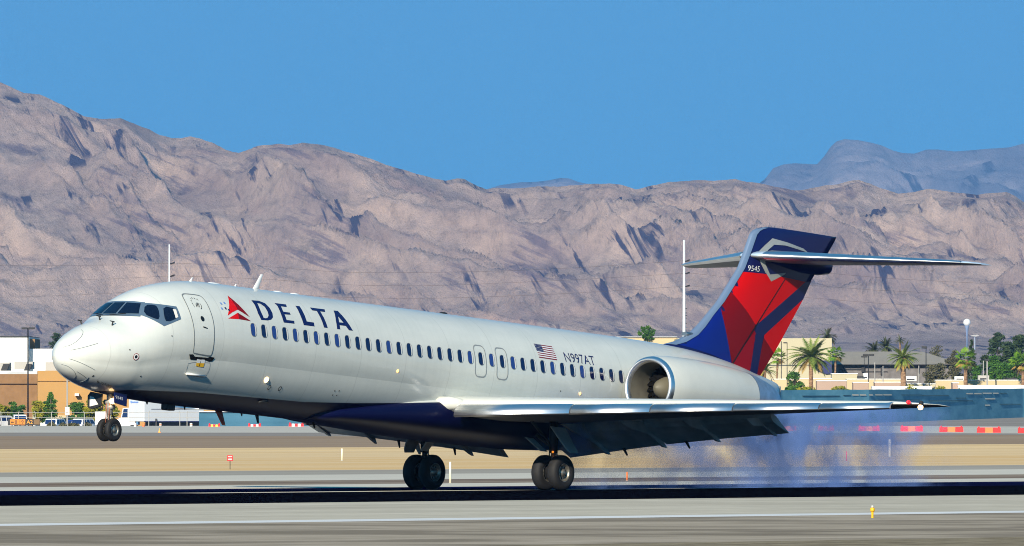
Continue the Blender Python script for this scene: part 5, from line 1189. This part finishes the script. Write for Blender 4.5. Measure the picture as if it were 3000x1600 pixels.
# ---- radome tower far behind, and the pale roof beside it
Y = 10300; S = Y / FPX
e = empty('radome_tower', (gx(2833, Y), Y, 0), 'white radar ball on a slender bluish tower against the mountain', 'tower')
bm = bmesh.new(); bmesh.ops.create_uvsphere(bm, u_segments=24, v_segments=16, radius=11 * S, matrix=Matrix.Translation((0, 0, gz(945, Y)))); obj('radome', bm, M['stucco_w'], e, smooth=True)
bm = bmesh.new(); tube(bm, [(0, 0, gz(1030, Y)), (0, 0, gz(978, Y)), (0, 0, gz(962, Y)), (0, 0, gz(954, Y))], [2.2 * S, 2.6 * S, 5 * S, 7 * S], 16); obj('tower', bm, mat('tower_blue', (.20, .26, .40), .7), e, smooth=True)
Y = 10250; S = Y / FPX
e = empty('canopy_roof', (gx(2856, Y), Y, 0), 'small white peaked canopy roof beside the radar tower', 'canopy')
bm = bmesh.new(); loft(bm, [[(a * S, y, gz(b_, Y)) for a, b_ in ((-14, 984), (-4, 981), (5, 981), (13, 983), (10, 985), (2, 986.5), (-11, 985))] for y in (-2, 4)]); bmesh.ops.recalc_face_normals(bm, faces=bm.faces); obj('roof', bm, M['vent'], e)
bm = bmesh.new(); tube(bm, [(0, 0, gz(1030, Y)), (0, 0, gz(985, Y))], 1.6 * S, 10); obj('column', bm, mat('column_grey', (.4, .46, .55), .6), e)

# ---- lamp posts and poles
def lamp(px, Y, ytop, heads, label, m='black', pw=3.0, group='dark lamp posts', name='lamp_post', hh=6):
    S = Y / FPX; e = empty(name, (gx(px, Y), Y, 0), label, 'lamp post', group); zt = gz(ytop, Y)
    bm = bmesh.new(); tube(bm, [(0, 0, ZB), (0, 0, zt)], [pw * S * .6, pw * S * .42], 10); obj('pole', bm, M[m] if m in M else m, e, smooth=True)
    for a, c in heads:
        bm = bmesh.new(); box(bm, a * S, c * S, -1.5 * S * 3, 1.5 * S * 3, zt - hh * S / 2, zt + hh * S / 2, bev=.05); obj('lamp_head', bm, M['dark'], e)
    return e
M['polegrey'] = mat('pole_grey', (.36, .35, .33), .6)
lamp(82, 1480, 962, ((-19, -1), (1, 20)), 'tall black lamp post with two heads in front of the white building', pw=4.2)
lamp(2306, 1700, 1004.5, ((-11, 1),), 'thin lamp post with one head in front of the cream hangar', pw=2.4, hh=3.5)
lamp(2289, 1705, 1000, (), 'thin bare pole next to the fin trailing edge', pw=2.4)
lamp(2544, 1690, 1040, ((-16, 1), (2, 17)), 'dark lamp post with two heads before the warehouse', pw=2.8, hh=6)
lamp(2532, 1760, 1045, ((-9, 9),), 'faint lamp post close behind the two-headed one', pw=1.6, hh=5)
lamp(2713, 1690, 1018, ((-13, 3),), 'dark lamp post with one head before the olive tree', pw=2.8, hh=6.5)
lamp(2892, 1700, 1055, ((-8, 6),), 'pale post with white cap right of the conifer', m='polegrey', pw=4.5, hh=5)
for px, a, lab in ((2563, 1065, 'thin grey pole left of the stout palm'), (2692, 1074, 'white pole left of the single-headed dark lamp'), (2881, 1060, 'slim white post left of the capped one'), (2587, 1075, 'short white mast before the warehouse door')):
    Y = 1715; S = Y / FPX; e = empty('pole', (gx(px, Y), Y, 0), lab, 'pole', 'thin poles behind the fence'); bm = bmesh.new(); tube(bm, [(0, 0, ZB), (0, 0, gz(a, Y))], [1.9 * S, 1.3 * S], 8); obj('shaft', bm, M['polegrey'], e)
    bm = bmesh.new(); tube(bm, [(0, 0, gz(a, Y)), (0, 0, gz(a, Y) + .15)], [1.6 * S, .8 * S], 8); obj('cap', bm, M['vent'], e)
Y = 1400; S = Y / FPX
e = empty('sign_pole', (gx(197, Y), Y, 0), 'tall grey pole carrying two small white notices', 'pole')
bm = bmesh.new(); tube(bm, [(0, 0, ZB), (0, 0, gz(1098, Y))], [2.6 * S, 2.2 * S], 10); obj('pole', bm, M['polegrey'], e)
for a, c in ((1192.5, 1203.5), (1204.5, 1215.5)):
    bm = bmesh.new(); box(bm, -6.5 * S, 6.5 * S, -3.4 * S, -2.8 * S, gz(c, Y), gz(a, Y)); nb_ = obj('notice_board', bm, M['stucco_w'], e)
    bm = bmesh.new()
    for k in range(3): box(bm, -4.5 * S, (3.5 - k) * S, -3.5 * S, -3.42 * S, gz(a + 3 + k * 2.6, Y), gz(a + 2 + k * 2.6, Y))
    o = obj('notice_lines', bm, mat('notice_ink', (.35, .2, .2), .8), nb_); o['kind'] = 'stuff'

# ---- steel power poles and wires
M['steel'] = mat('galvanised_steel', (0.60, 0.64, 0.66), 0.5, var=.06, scale=.3)
def power_pole(px, Y, ytop, ybase, wpx, arms, label, small=()):
    S = Y / FPX; e = empty('power_pole', (gx(px, Y), Y, 0), label, 'power pole', 'steel power poles')
    bm = bmesh.new(); tube(bm, [(0, 0, ZB), (0, 0, gz(ytop, Y))], [wpx * S * .75, wpx * S * .36], 14); obj('pole', bm, M['steel'], e, smooth=True)
    for a in arms:
        z = gz(a, Y); bm = bmesh.new(); tube(bm, [(wpx * S * .4, 0, z - .12), (wpx * S * .4 + 13 * S, -.2, z + 2.5 * S)], [1.5 * S, 1.9 * S], 8)
        for k in range(4): lathe(bm, [(-.05, 2.4 * S), (.05, 2.4 * S)], (wpx * S * .4 + (3.5 + 2.6 * k) * S, -.03 * k, z - .12 + (.4 + .5 * k) * S), 'x', 10, cap=True)
        obj('insulator', bm, M['black'], e)
    for a in small:
        z = gz(a, Y); bm = bmesh.new(); tube(bm, [(wpx * S * .45, 0, z), (wpx * S * .45 + 5 * S, 0, z)], 1.3 * S, 6); obj('bracket', bm, M['dark'], e)
    return e
power_pole(496, 1950, 716, 0, 6, (771.5, 808), 'slim steel power pole rising behind the cockpit roof')
power_pole(2004, 1900, 703, 0, 8.5, (764, 800, 838), 'thick steel power pole rising left of the fin', small=(904, 917, 925, 932, 947))
wires = [ # picture points (px, py, depth)
 [(-60, 778, 2000), (200, 778, 1970), (350, 776, 1960), (508, 771, 1950), (760, 780, 1945), (1000, 797, 1930), (1250, 798, 1920), (1500, 793, 1915), (1750, 781, 1905), (2022, 763, 1900), (2300, 790, 1890), (2640, 818, 1880), (3050, 836, 1870)],
 [(-60, 825, 2000), (150, 822, 1970), (350, 816, 1960), (508, 808, 1950), (760, 817, 1945), (1000, 834, 1930), (1250, 837, 1920), (1500, 828, 1915), (1750, 816, 1905), (2022, 800, 1900), (2300, 830, 1890), (2560, 850, 1880), (3050, 872, 1870)],
 [(-60, 872, 2000), (150, 867, 1970), (350, 858, 1960), (508, 848, 1950), (760, 858, 1945), (1000, 871, 1930), (1250, 874, 1920), (1500, 867, 1915), (1750, 855, 1905), (2022, 838, 1900), (2300, 866, 1890), (2560, 888, 1880), (3050, 912, 1870)]]
M['wire'] = mat('power_wire', (.08, .065, .06), .7)
for k, (wr, lab) in enumerate(zip(wires, ('highest of the three thin power lines crossing the mountain', 'middle of the three thin power lines crossing the mountain', 'lowest of the three thin power lines crossing the mountain'))):
    pts = []
    for i in range(len(wr) - 1):
        for j in range(6):
            f = j / 6; a, b_ = wr[i], wr[i + 1]; p0 = wr[max(i - 1, 0)]; p3 = wr[min(i + 2, len(wr) - 1)]
            py = .5 * ((2 * a[1]) + (-p0[1] + b_[1]) * f + (2 * p0[1] - 5 * a[1] + 4 * b_[1] - p3[1]) * f * f + (-p0[1] + 3 * a[1] - 3 * b_[1] + p3[1]) * f ** 3)
            if wr[i][0] in (508, 2022) or wr[i + 1][0] in (508, 2022): py = a[1] + (b_[1] - a[1]) * f
            px = a[0] + (b_[0] - a[0]) * f; Yk = a[2] + (b_[2] - a[2]) * f; pts.append(W(px, py, Yk))
    bm = bmesh.new(); tube(bm, pts, 0.019, 5); tag(obj('power_line', bm, M['wire']), lab, 'power line', 'power lines between the steel poles')

# ---- airfield sign at the left edge
Y = 1330; S = Y / FPX
e = empty('taxiway_sign', (gx(65, Y), Y, 0), 'black and orange airfield guidance sign with arrow and characters', 'sign')
bm = bmesh.new(); box(bm, -42 * S, 53 * S, 0, .35, .12, gz(1227.5, Y)); obj('housing', bm, M['black'], e)
bm = bmesh.new(); box(bm, -35.5 * S, 9 * S, -.02, 0, .22, gz(1228.6, Y)); face1 = obj('orange_panel', bm, mat('sign_orange', (.62, .20, .008), .6), e)
bm = bmesh.new(); box(bm, 34 * S, 51 * S, -.02, 0, .22, gz(1228.6, Y)); obj('brown_panel', bm, mat('sign_brown', (.16, .09, .03), .6), e)
def sign_text(s, x, z, size, m, par):
    bm = bmesh.new(); text_into(bm, s, size, lambda a, b_: Vector((x + a, -.035, z + b_))); orient(bm, Vector((0, -1, 0))); return obj('sign_lettering', bm, m, par)
sign_text('8·19', -22 * S, .30, .60, M['black'], face1)
bm = bmesh.new(); z = .48; loft(bm, [[(a * S, dy, z + b_ * S) for a, b_ in ((-33.5, 0), (-29, 3.6), (-29, 1.1), (-24, 1.1), (-24, -1.1), (-29, -1.1), (-29, -3.6))] for dy in (-.04, -.022)]); bmesh.ops.recalc_face_normals(bm, faces=bm.faces); obj('arrow', bm, M['black'], face1)
sign_text('A2', 13 * S, .30, .62, mat('sign_yellow', (.85, .36, .03), .6), e)
for k in (-30, 30):
    bm = bmesh.new(); tube(bm, [(k * S, .1, -.03), (k * S, .1, .14)], .05, 8); obj('leg', bm, M['dark'], e)

# ---- vehicles in the far car park
M['carwhite'] = mat('car_white', (.80, .80, .80), .35, coat=.6)
M['carblue'] = mat('car_blue', (.02, .05, .30), .35, coat=.6)
M['carglass'] = mat('car_glass', (.012, .03, .10), .12)
def car(name, px, Y, L, paint, label, cat, kind='suv', rz=0, group='cars in the far car park', z0=-1.1):
    e = empty(name, (gx(px, Y), Y, z0), label, cat, group, rz)
    if kind == 'suv': prof = [(-.50, .40), (-.50, .95), (-.47, 1.05), (-.40, 1.70), (-.36, 1.78), (.10, 1.80), (.16, 1.74), (.25, 1.12), (.45, 1.0), (.50, .85), (.50, .40)]; gl = [[(-.43, 1.12), (-.385, 1.62), (-.25, 1.66), (-.25, 1.12)], [(-.22, 1.12), (-.22, 1.66), (-.06, 1.68), (-.06, 1.12)], [(-.03, 1.12), (-.03, 1.68), (.11, 1.66), (.20, 1.14)]]
    else: prof = [(-.50, .35), (-.50, .80), (-.40, .92), (-.28, 1.32), (-.2, 1.38), (.05, 1.38), (.22, .95), (.46, .82), (.50, .65), (.50, .35)]; gl = [[(-.33, .95), (-.25, 1.28), (-.10, 1.31), (-.10, .95)], [(-.07, .95), (-.07, 1.31), (.04, 1.31), (.18, .95)]]
    bm = bmesh.new(); rings = []
    for y, k in ((-.92, .0), (-.90, .03), (-.80, .06), (.80, .06), (.90, .03), (.92, 0)):
        sh = .12 if abs(y) > .85 else 0
        rings.append([(a * L, y * (1 - (.16 * max(0, b_ - 1.0) / .8)), b_ - sh * (1 if b_ < .5 else 0)) for a, b_ in prof])
    loft(bm, rings); bmesh.ops.recalc_face_normals(bm, faces=bm.faces); body = obj('body', bm, paint, e)
    for g in gl:
        for s in (-1, 1):
            bm = bmesh.new(); loft(bm, [[(a * L, s * (.925 * (1 - (.16 * max(0, b_ - 1.0) / .8)) + o_), b_) for a, b_ in g] for o_ in (.0, .012)])
            bmesh.ops.recalc_face_normals(bm, faces=bm.faces); obj('window', bm, M['carglass'], body)
    if kind == 'suv':
        bm = bmesh.new(); loft(bm, [[(-.478 * L - .02 + k * .065 * L * .45, y, z) for y, z in ((-.72, 1.10 + k * .55), (.72, 1.10 + k * .55))] for k in (0, 1)], closed=False, cap=False); obj('rear_window', bm, M['carglass'], body)
        bm = bmesh.new(); loft(bm, [[(.255 * L - k * .085 * L + .01, y, z) for y, z in ((-.74, 1.14 + k * .55), (.74, 1.14 + k * .55))] for k in (0, 1)], closed=False, cap=False); obj('windshield', bm, M['carglass'], body)
    for xw in (-.31, .31):
        for s in (-1, 1):
            bm = bmesh.new(); lathe(bm, [(-.11, .001), (-.11, .33), (.11, .33), (.11, .001)], (xw * L, s * .82, .33), 'y', 20, 0)
            lathe(bm, [(s * .115, .001), (s * .115, .19), (s * .10, .2)], (xw * L, s * .82, .33), 'y', 14, 1); bmesh.ops.recalc_face_normals(bm, faces=bm.faces); obj('wheel', bm, [M['tyre'], M['rim']], e, smooth=False)
    bm = bmesh.new(); box(bm, .495 * L, .51 * L, -.75, .75, .45, .6); obj('bumper', bm, M['dark'], e)
    for s in (-1, 1): bm = bmesh.new(); box(bm, .495 * L, .505 * L, s * .72 - .14, s * .72 + .14, .72, .86); obj('headlight', bm, M['reveal'], e)
    return e
car('parked_suv', 166, 1500, 4.4, M['carwhite'], 'white parked SUV nearer the left, beside the grey sign pole', 'car', rz=R(68))
car('parked_car', 215, 1530, 4.5, M['carblue'], 'dark blue parked car between the two white SUVs', 'car', 'sedan', rz=R(150), z0=-.9)
car('parked_suv', 250, 1505, 4.6, M['carwhite'], 'white parked SUV just left of the nose wheels', 'car', rz=R(60))
car('parked_van', 57, 1480, 4.8, M['carwhite'], 'pale van with dark windows behind the airfield sign', 'van', rz=R(95), z0=-.55)
car('parked_car', 8, 1480, 5.0, M['carwhite'], 'white car cut by the left edge beside the airfield sign', 'car', 'suv', rz=R(50), z0=-.7)
bm = bmesh.new()
Y = 1390; S = Y / FPX
e = empty('box_truck', (gx(297, Y), Y, -0.9), 'small white box body truck left of the white tractor cab', 'truck', 'trucks in the far car park')
bm = bmesh.new(); box(bm, -18.5 * S, 16 * S, 0, 2.2, .9, (gz(1206, Y) + .9), bev=.04); obj('cargo_box', bm, M['carwhite'], e)
bm = bmesh.new(); box(bm, -18 * S, 15.5 * S, .1, 2.1, .5, .9); obj('chassis', bm, M['dark'], e)
for k in (-12, 10): bm = bmesh.new(); lathe(bm, [(-.12, .001), (-.12, .45), (.12, .45), (.12, .001)], (k * S, .15, .45), 'y', 18); obj('wheel', bm, M['tyre'], e)
# tractor and trailer
Y = 1375; S = Y / FPX
e = empty('tractor_truck', (gx(368, Y), Y, -0.9), 'white highway tractor cab with sloping hood facing left', 'truck', 'trucks in the far car park')
bm = bmesh.new(); prof = [(-33, .55), (-33, 1.25), (-28, 1.62), (-14, 1.85), (-8, (gz(1195.5, Y) + .9)), (28, (gz(1194, Y) + .9)), (28, .55)]
loft(bm, [[(a * S, y, z) for a, z in prof] for y in (0, 2.3)]); bmesh.ops.recalc_face_normals(bm, faces=bm.faces); body = obj('cab', bm, M['carwhite'], e)
bm = bmesh.new(); vs = [(-11, 1.9), (-6, (gz(1198, Y) + .9)), (6, (gz(1198, Y) + .9)), (6, 1.9)]; bm.faces.new([bm.verts.new((a * S, -.012, z)) for a, z in vs]); obj('window', bm, M['carglass'], body)
for a, c, z0, z1 in ((12, 15, 1199, 1206), (20, 24, 1199, 1205)): bm = bmesh.new(); box(bm, a * S, c * S, -.03, 0, (gz(z1, Y) + .9), (gz(z0, Y) + .9)); obj('vent', bm, M['dark'], body)
bm = bmesh.new(); box(bm, -37 * S, -30 * S, -.05, 2.35, .35, .75); obj('bumper', bm, M['metal'], e)
for k in (-22, 20, 30): bm = bmesh.new(); lathe(bm, [(-.15, .001), (-.15, .5), (.15, .5), (.15, .001)], (k * S, .1, .5), 'y', 20); obj('wheel', bm, M['tyre'], e)
bm = bmesh.new(); box(bm, 29 * S, 40 * S, .3, 2.0, 1.0, (gz(1204, Y) + .9)); obj('fairing', bm, mat('cab_blue', (.05, .18, .35), .5), e)
Y = 1372; S = Y / FPX
e = empty('semi_trailer', (gx(480, Y), Y, -0.9), 'long white semi-trailer with blue-tinted side under the fuselage', 'trailer')
bm = bmesh.new()
zt = 5.0; zb = 1.40
a = [(-103 * S, 0), (-55 * S, -4.0), (115 * S, 3.5), (67 * S, 7.5)]
loft(bm, [[(x, y, zb) for x, y in a], [(x, y, zt) for x, y in a]]); bmesh.ops.recalc_face_normals(bm, faces=bm.faces); bmesh.ops.bevel(bm, geom=bm.edges[:], offset=.05, segments=1, affect='EDGES'); tb = obj('trailer_body', bm, mat('trailer_white', (.74, .77, .80), .5, var=.04, scale=.4), e)
p0, p1 = Vector((-55 * S, -4.0, 0)), Vector((115 * S, 3.5, 0)); dv = (p1 - p0).normalized(); nv = Vector((dv.y, -dv.x, 0))
def along(name, a0, a1, z0, z1, m, par, th=.03):
    bm = bmesh.new(); c = [p0.lerp(p1, a0), p0.lerp(p1, a1)]
    loft(bm, [[tuple(q_ + nv * o_ + Vector((0, 0, z))) for q_, o_ in ((c[0], .0), (c[1], .0), (c[1], th), (c[0], th))] for z in (z0, z1)]); bmesh.ops.recalc_face_normals(bm, faces=bm.faces); return obj(name, bm, m, par)
along('side_stripe', .12, .95, 2.86, 2.92, M['signblue'], tb); along('lower_rail', 0, 1, 1.33, 1.45, M['signblue'], tb, .05)
f0, f1_ = Vector((-103 * S, 0, 0)), Vector((-55 * S, -4.0, 0)); dvf = (f1_ - f0).normalized(); nf = Vector((dvf.y, -dvf.x, 0))
bm = bmesh.new(); rnd = random.Random(5); pts = []
for k in range(26):
    t = .14 + .5 * k / 25; q_ = f0.lerp(f1_, t) + nf * .03; pts.append((q_.x, q_.y, (gz(1178.5, Y) + .9) + .10 * math.sin(k * 1.9) * (1.5 if k < 5 else .8)))
tube(bm, pts, .05, 5); obj('faded_script', bm, mat('script_blue', (.15, .28, .65), .6), tb)
for a_ in (.08, .80, .90): 
    c = p0.lerp(p1, a_) - nv * .5; bm = bmesh.new(); lathe(bm, [(-.3, .001), (-.3, .52), (.3, .52), (.3, .001)], (c.x, c.y, .52), 'y', 20); obj('wheel', bm, M['tyre'], e)
along('side_skirt', .02, .97, .75, 1.33, M['black'], e, .02)
c = p0.lerp(p1, .2); bm = bmesh.new(); box(bm, c.x - .1, c.x + .1, c.y - .1, c.y + .1, 0, 1.75); obj('landing_leg', bm, M['dark'], e)

# ---- wire fence posts along the far taxiway, left part
for i, px in enumerate((3, 54, 103, 151, 247, 436, 527, 548)):
    Y = 1345; S = Y / FPX; bm = bmesh.new(); tube(bm, [(0, 0, -.05), (0, 0, gz(1209, Y)), (.12 * (1 if i % 2 else -1), -.1, gz(1204, Y))], [.045, .04, .03], 6)
    o = obj('fence_post', bm, M['vent'], None, loc=(gx(px, Y), Y, 0)); tag(o, ('thin grey chain-link fence post ' + ('at the left edge', 'above the airfield sign', 'right of the airfield sign', 'in front of the left white SUV', 'in front of the right white SUV', 'in front of the trailer front', 'in front of the trailer middle', 'in front of the trailer rear')[i]), 'fence post', 'chain-link fence posts')
bm = bmesh.new()
for zz in (.9, 1.5): tube(bm, [(gx(-60, 1345), 1345, zz + .1), (gx(250, 1345), 1345, zz + .1), (gx(590, 1345), 1345, zz + .1)], .022, 4)
o = obj('fence_wire', bm, M['vent']); tag(o, 'horizontal wires strung between the thin chain-link fence posts', 'fence wire')

# ---- small airfield furniture
def place(bm_fn, name, mats, px, py, label, cat, group=None, scale=1.0, Y=None):
    Y = Y or rowY(py); e = empty(name, (gx(px, Y), Y, 0), label, cat, group); bm_fn(e, Y / FPX); return e
def post_sign(e, S):
    bm = bmesh.new(); tube(bm, [(0, 0, -.02), (0, 0, 24 * S)], 1.1 * S, 8); obj('post', bm, M['dark'], e)
    bm = bmesh.new(); box(bm, -8.5 * S, 8.5 * S, -2.2 * S, -1.2 * S, 24 * S, 41 * S, bev=.01); bd = obj('board', bm, mat('sign_red', (.60, .01, .015), .5), e)
    bm = bmesh.new()
    for k, wd in enumerate((6, 5, 6)): box(bm, -wd * S, wd * S, -2.45 * S, -2.25 * S, (36.5 - k * 4.5) * S, (37.8 - k * 4.5) * S)
    o = obj('board_lettering', bm, M['white'], bd); o['kind'] = 'stuff'
place(post_sign, 'airfield_sign', None, 674, 1375, 'small red sign board with white lines on a thin post', 'sign')
def marker(h, wd, m):
    def f(e, S):
        bm = bmesh.new(); tube(bm, [(0, 0, -.02), (0, 0, h * S * .96), (0, 0, h * S)], [wd * S / 2, wd * S / 2, wd * S * .3], 12); obj('stake', bm, m, e, smooth=True)
        bm = bmesh.new(); tube(bm, [(0, 0, 0), (0, 0, 1.2 * S)], [wd * S * .9, wd * S * .6], 12); obj('base', bm, M['vent'], e)
    return f
M['stake'] = mat('stake_white', (.85, .78, .58), .6); M['stake_o'] = mat('stake_orange', (.85, .22, .05), .6); M['stake_r'] = mat('stake_red', (.6, .05, .08), .6)
for px, py, h, wd, m_, lab in ((1002, 1350, 36, 5, 'stake', 'white marker stake on the sand left of the far main wheels'), (1319, 1416, 63, 6.5, 'stake', 'tall white marker stake right of the far main wheels'), (2607, 1339, 52, 9, 'stake', 'pale marker stake beyond the smoke at the right'), (1837, 1409, 26, 5, 'stake_o', 'short orange marker stake right of the near main wheels'), (2480, 1352, 30, 3, 'stake_r', 'thin red marker stake within the drifting smoke')):
    place(marker(h, wd, M[m_]), 'marker_stake', None, px, py, lab, 'marker', 'marker stakes beside the runway')
def cone(e, S):
    bm = bmesh.new(); lathe(bm, [(0, 3.4 * S), (.1, 3.0 * S), (12 * S, .8 * S), (14 * S, .2 * S)], (0, 0, 0), 'z', 12); obj('cone_body', bm, mat('cone_orange', (.9, .45, .10), .6), e, smooth=True)
    bm = bmesh.new(); box(bm, -4.5 * S, 4.5 * S, -4.5 * S, 4.5 * S, 0, 1.0 * S); obj('base', bm, M['stake_o'], e)
place(cone, 'traffic_cone', None, 467, 1268, 'orange traffic cone on the far taxiway', 'cone')
def edge_light(e, S):
    bm = bmesh.new(); tube(bm, [(0, 0, 0), (0, 0, 2 * S), (0, 0, 2.5 * S), (0, 0, 18 * S)], [4.2 * S, 4.2 * S, 3 * S, 3.6 * S], 14); tube(bm, [(0, 0, 18 * S), (0, 0, 20 * S), (0, 0, 28 * S), (0, 0, 30 * S)], [5 * S, 7 * S, 6.8 * S, 4 * S], 16); obj('housing', bm, mat('light_yellow', (.85, .42, .01), .5), e, smooth=True)
    bm = bmesh.new(); bmesh.ops.create_uvsphere(bm, u_segments=14, v_segments=8, radius=4.6 * S, matrix=Matrix.Translation((0, 0, 33 * S))); obj('lens', bm, mat('lens_clear', (.45, .45, .42), .2), e, smooth=True)
place(edge_light, 'runway_light', None, 2556, 1517.5, 'yellow runway edge light with clear dome lens', 'runway light')
# low barricades
def barricade(wd, h, mid='white', ends=True):
    def f(e, S):
        n = 3 if mid == 'barrier_o' else 5
        for k in range(n):
            a, b_ = -wd / 2 + wd * k / n, -wd / 2 + wd * (k + 1) / n
            bm = bmesh.new(); m_ = M['stake_r2'] if (k % 2 == 0) else M[mid]
            pr = [(a * S, 0), (a * S + .02, h * .75 * S), (a * S + .5 * S, h * S), (b_ * S - .5 * S, h * S), (b_ * S - .02, h * .75 * S), (b_ * S, 0)]
            loft(bm, [[(x, y, z) for x, z in pr] for y in (-.3, .3)]); bmesh.ops.recalc_face_normals(bm, faces=bm.faces); obj('barrier_block', bm, m_, e)
        for k in (-.42, .42): bm = bmesh.new(); bmesh.ops.create_uvsphere(bm, u_segments=10, v_segments=6, radius=2.6 * S, matrix=Matrix.Translation((wd * k * S, 0, (h + 1.2) * S))); obj('warning_lamp', bm, M['lampred_off'], e, smooth=True)
    return f
M['stake_r2'] = mat('barrier_red', (.90, .012, .012), .6); M['barrier_o'] = mat('barrier_orange', (.90, .20, .05), .6); M['lampred_off'] = mat('lamp_red_lens', (.85, .01, .03), .3); M['barrier_w'] = mat('barrier_white', (.85, .85, .8), .6); M['barrier_y'] = mat('barrier_yellow', (.9, .75, .05), .6)
for px, py, wd, h, mid, lab in ((628, 1250, 34, 6, 'barrier_y', 'low barricade with yellow middle near the red belly antenna'), (746, 1249.5, 38, 6, 'barrier_w', 'low red and white barricade left of the far wing'), (868, 1249.5, 44, 8, 'barrier_w', 'low red and white barricade closest to the far wing'),
    (2310, 1262, 46, 13, 'barrier_o', 'barricade nearest the flap, faded by smoke'), (2420, 1262, 46, 13, 'barrier_o', 'barricade in the thick of the smoke'), (2546, 1263, 62, 14, 'barrier_o', 'barricade at the right rim of the smoke'), (2671, 1264, 66, 15, 'barrier_o', 'first clear red and orange barricade right of the smoke'), (2787, 1266, 70, 15, 'barrier_o', 'second clear red and orange barricade right of the smoke'), (2897, 1268, 70, 15, 'barrier_o', 'third clear red and orange barricade right of the smoke'), (3012, 1269, 60, 15, 'barrier_o', 'red and orange barricade cut by the right edge')):
    place(barricade(wd, h, mid), 'road_barricade', None, px, py, lab, 'barricade', 'barricades along the far taxiway')
for px, py, c, lab in ((420, 1250, 'barrier_o', 'orange barrel in front of the tractor wheels'), (396, 1250, 'barrier_w', 'white barrel left of the orange barrel'), (470, 1249.5, 'vent', 'grey barrel in front of the trailer'), (560, 1249.5, 'barrier_w', 'white barrel below the trailer rear')):
    def barrel(e, S, c=c):
        bm = bmesh.new(); lathe(bm, [(0, 0.01), (0, 4 * S), (1 * S, 4.2 * S), (9 * S, 3.6 * S), (10 * S, 3 * S), (10 * S, .01)], (0, 0, 0), 'z', 14); obj('drum', bm, M[c], e, smooth=True)
        bm = bmesh.new(); lathe(bm, [(4 * S, 4.25 * S), (6 * S, 4.1 * S)], (0, 0, 0), 'z', 14); obj('band', bm, M['stake_o'], e)
    place(barrel, 'barrel', None, px, py, lab, 'barrel', 'barrels in front of the trucks')

# ---- tyre smoke drifting back from the main wheels
def smoke(name, s0, s1, y0, y1, h, dens, col, label, seed):
    bm = bmesh.new(); box(bm, s0, s1, y0, y1, 0.03, h)
    m = bpy.data.materials.new('smoke_volume'); m.use_nodes = True; n = m.node_tree; n.nodes.clear()
    o_ = n.nodes.new('ShaderNodeOutputMaterial'); pv = n.nodes.new('ShaderNodeVolumePrincipled'); n.links.new(pv.outputs[0], o_.inputs['Volume'])
    pv.inputs['Color'].default_value = (*col, 1); pv.inputs['Anisotropy'].default_value = -0.1
    t = n.nodes.new('ShaderNodeTexCoord'); mp = n.nodes.new('ShaderNodeMapping'); mp.inputs['Scale'].default_value = (1.0, .6, .5); mp.inputs['Location'].default_value = (seed, seed * 2, 0)
    n.links.new(t.outputs['Object'], mp.inputs[0])
    nz = n.nodes.new('ShaderNodeTexNoise'); nz.inputs['Scale'].default_value = 1.0; nz.inputs['Detail'].default_value = 5; nz.inputs['Roughness'].default_value = .55; n.links.new(mp.outputs[0], nz.inputs['Vector'])
    sp = n.nodes.new('ShaderNodeSeparateXYZ'); n.links.new(t.outputs['Generated'], sp.inputs[0])
    def ramp(src, pts):
        r = n.nodes.new('ShaderNodeValToRGB'); e_ = r.color_ramp.elements
        while len(e_) > 1: e_.remove(e_[-1])
        for i, (p, v) in enumerate(pts):
            q_ = e_[0] if i == 0 else e_.new(p); q_.position = p; q_.color = (v, v, v, 1)
        r.color_ramp.interpolation = 'EASE'; n.links.new(src, r.inputs[0]); return r.outputs[0]
    def mul(a, b):
        q_ = n.nodes.new('ShaderNodeMath'); q_.operation = 'MULTIPLY'; n.links.new(a, q_.inputs[0])
        if isinstance(b, float): q_.inputs[1].default_value = b
        else: n.links.new(b, q_.inputs[1])
        return q_.outputs[0]
    base = ramp(nz.outputs['Fac'], [(0, 0), (.48, .0), (.53, .45), (.60, 1)])
    gx_ = ramp(sp.outputs['X'], [(0, 0), (.03, .35), (.3, .42), (.5, .9), (.66, 1), (.78, .65), (.88, .28), (.95, .08), (1, 0)])
    gy_ = ramp(sp.outputs['Y'], [(0, 0), (.3, 1), (.7, 1), (1, 0)])
    # thin at the ground far back, thick in the upper third: columns rising into a bank
    gz_ = ramp(sp.outputs['Z'], [(0, .45), (.12, .30), (.35, .40), (.60, 1.15), (.85, .8), (1, 0)])
    d = mul(mul(mul(base, gx_), mul(gy_, gz_)), dens); n.links.new(d, pv.inputs['Density'])
    o = obj(name, bm, m); o.location = (-0.724, 336.75, 0); o.rotation_euler = (0, 0, A)
    stuff(o, label, 'smoke'); return o
sm = smoke('tyre_smoke', 0.4, 19.5, -4.3, -0.9, 2.55, 4.4, (0.24, 0.42, 0.98), 'bluish tyre smoke drifting back along the runway from the main wheels', 3.1)

# ---- the air itself
bm = bmesh.new(); box(bm, -9000, 9000, -60, 39000, -8, 1500)
m = bpy.data.materials.new('haze_volume'); m.use_nodes = True; n = m.node_tree; n.nodes.clear()
o_ = n.nodes.new('ShaderNodeOutputMaterial'); pv = n.nodes.new('ShaderNodeVolumePrincipled'); n.links.new(pv.outputs[0], o_.inputs['Volume'])
pv.inputs['Color'].default_value = (0.24, 0.52, 1.0, 1); pv.inputs['Density'].default_value = 3.0e-5; pv.inputs['Anisotropy'].default_value = 0.0
stuff(obj('haze', bm, m), 'thin bluish haze over the airfield and mountains', 'haze')
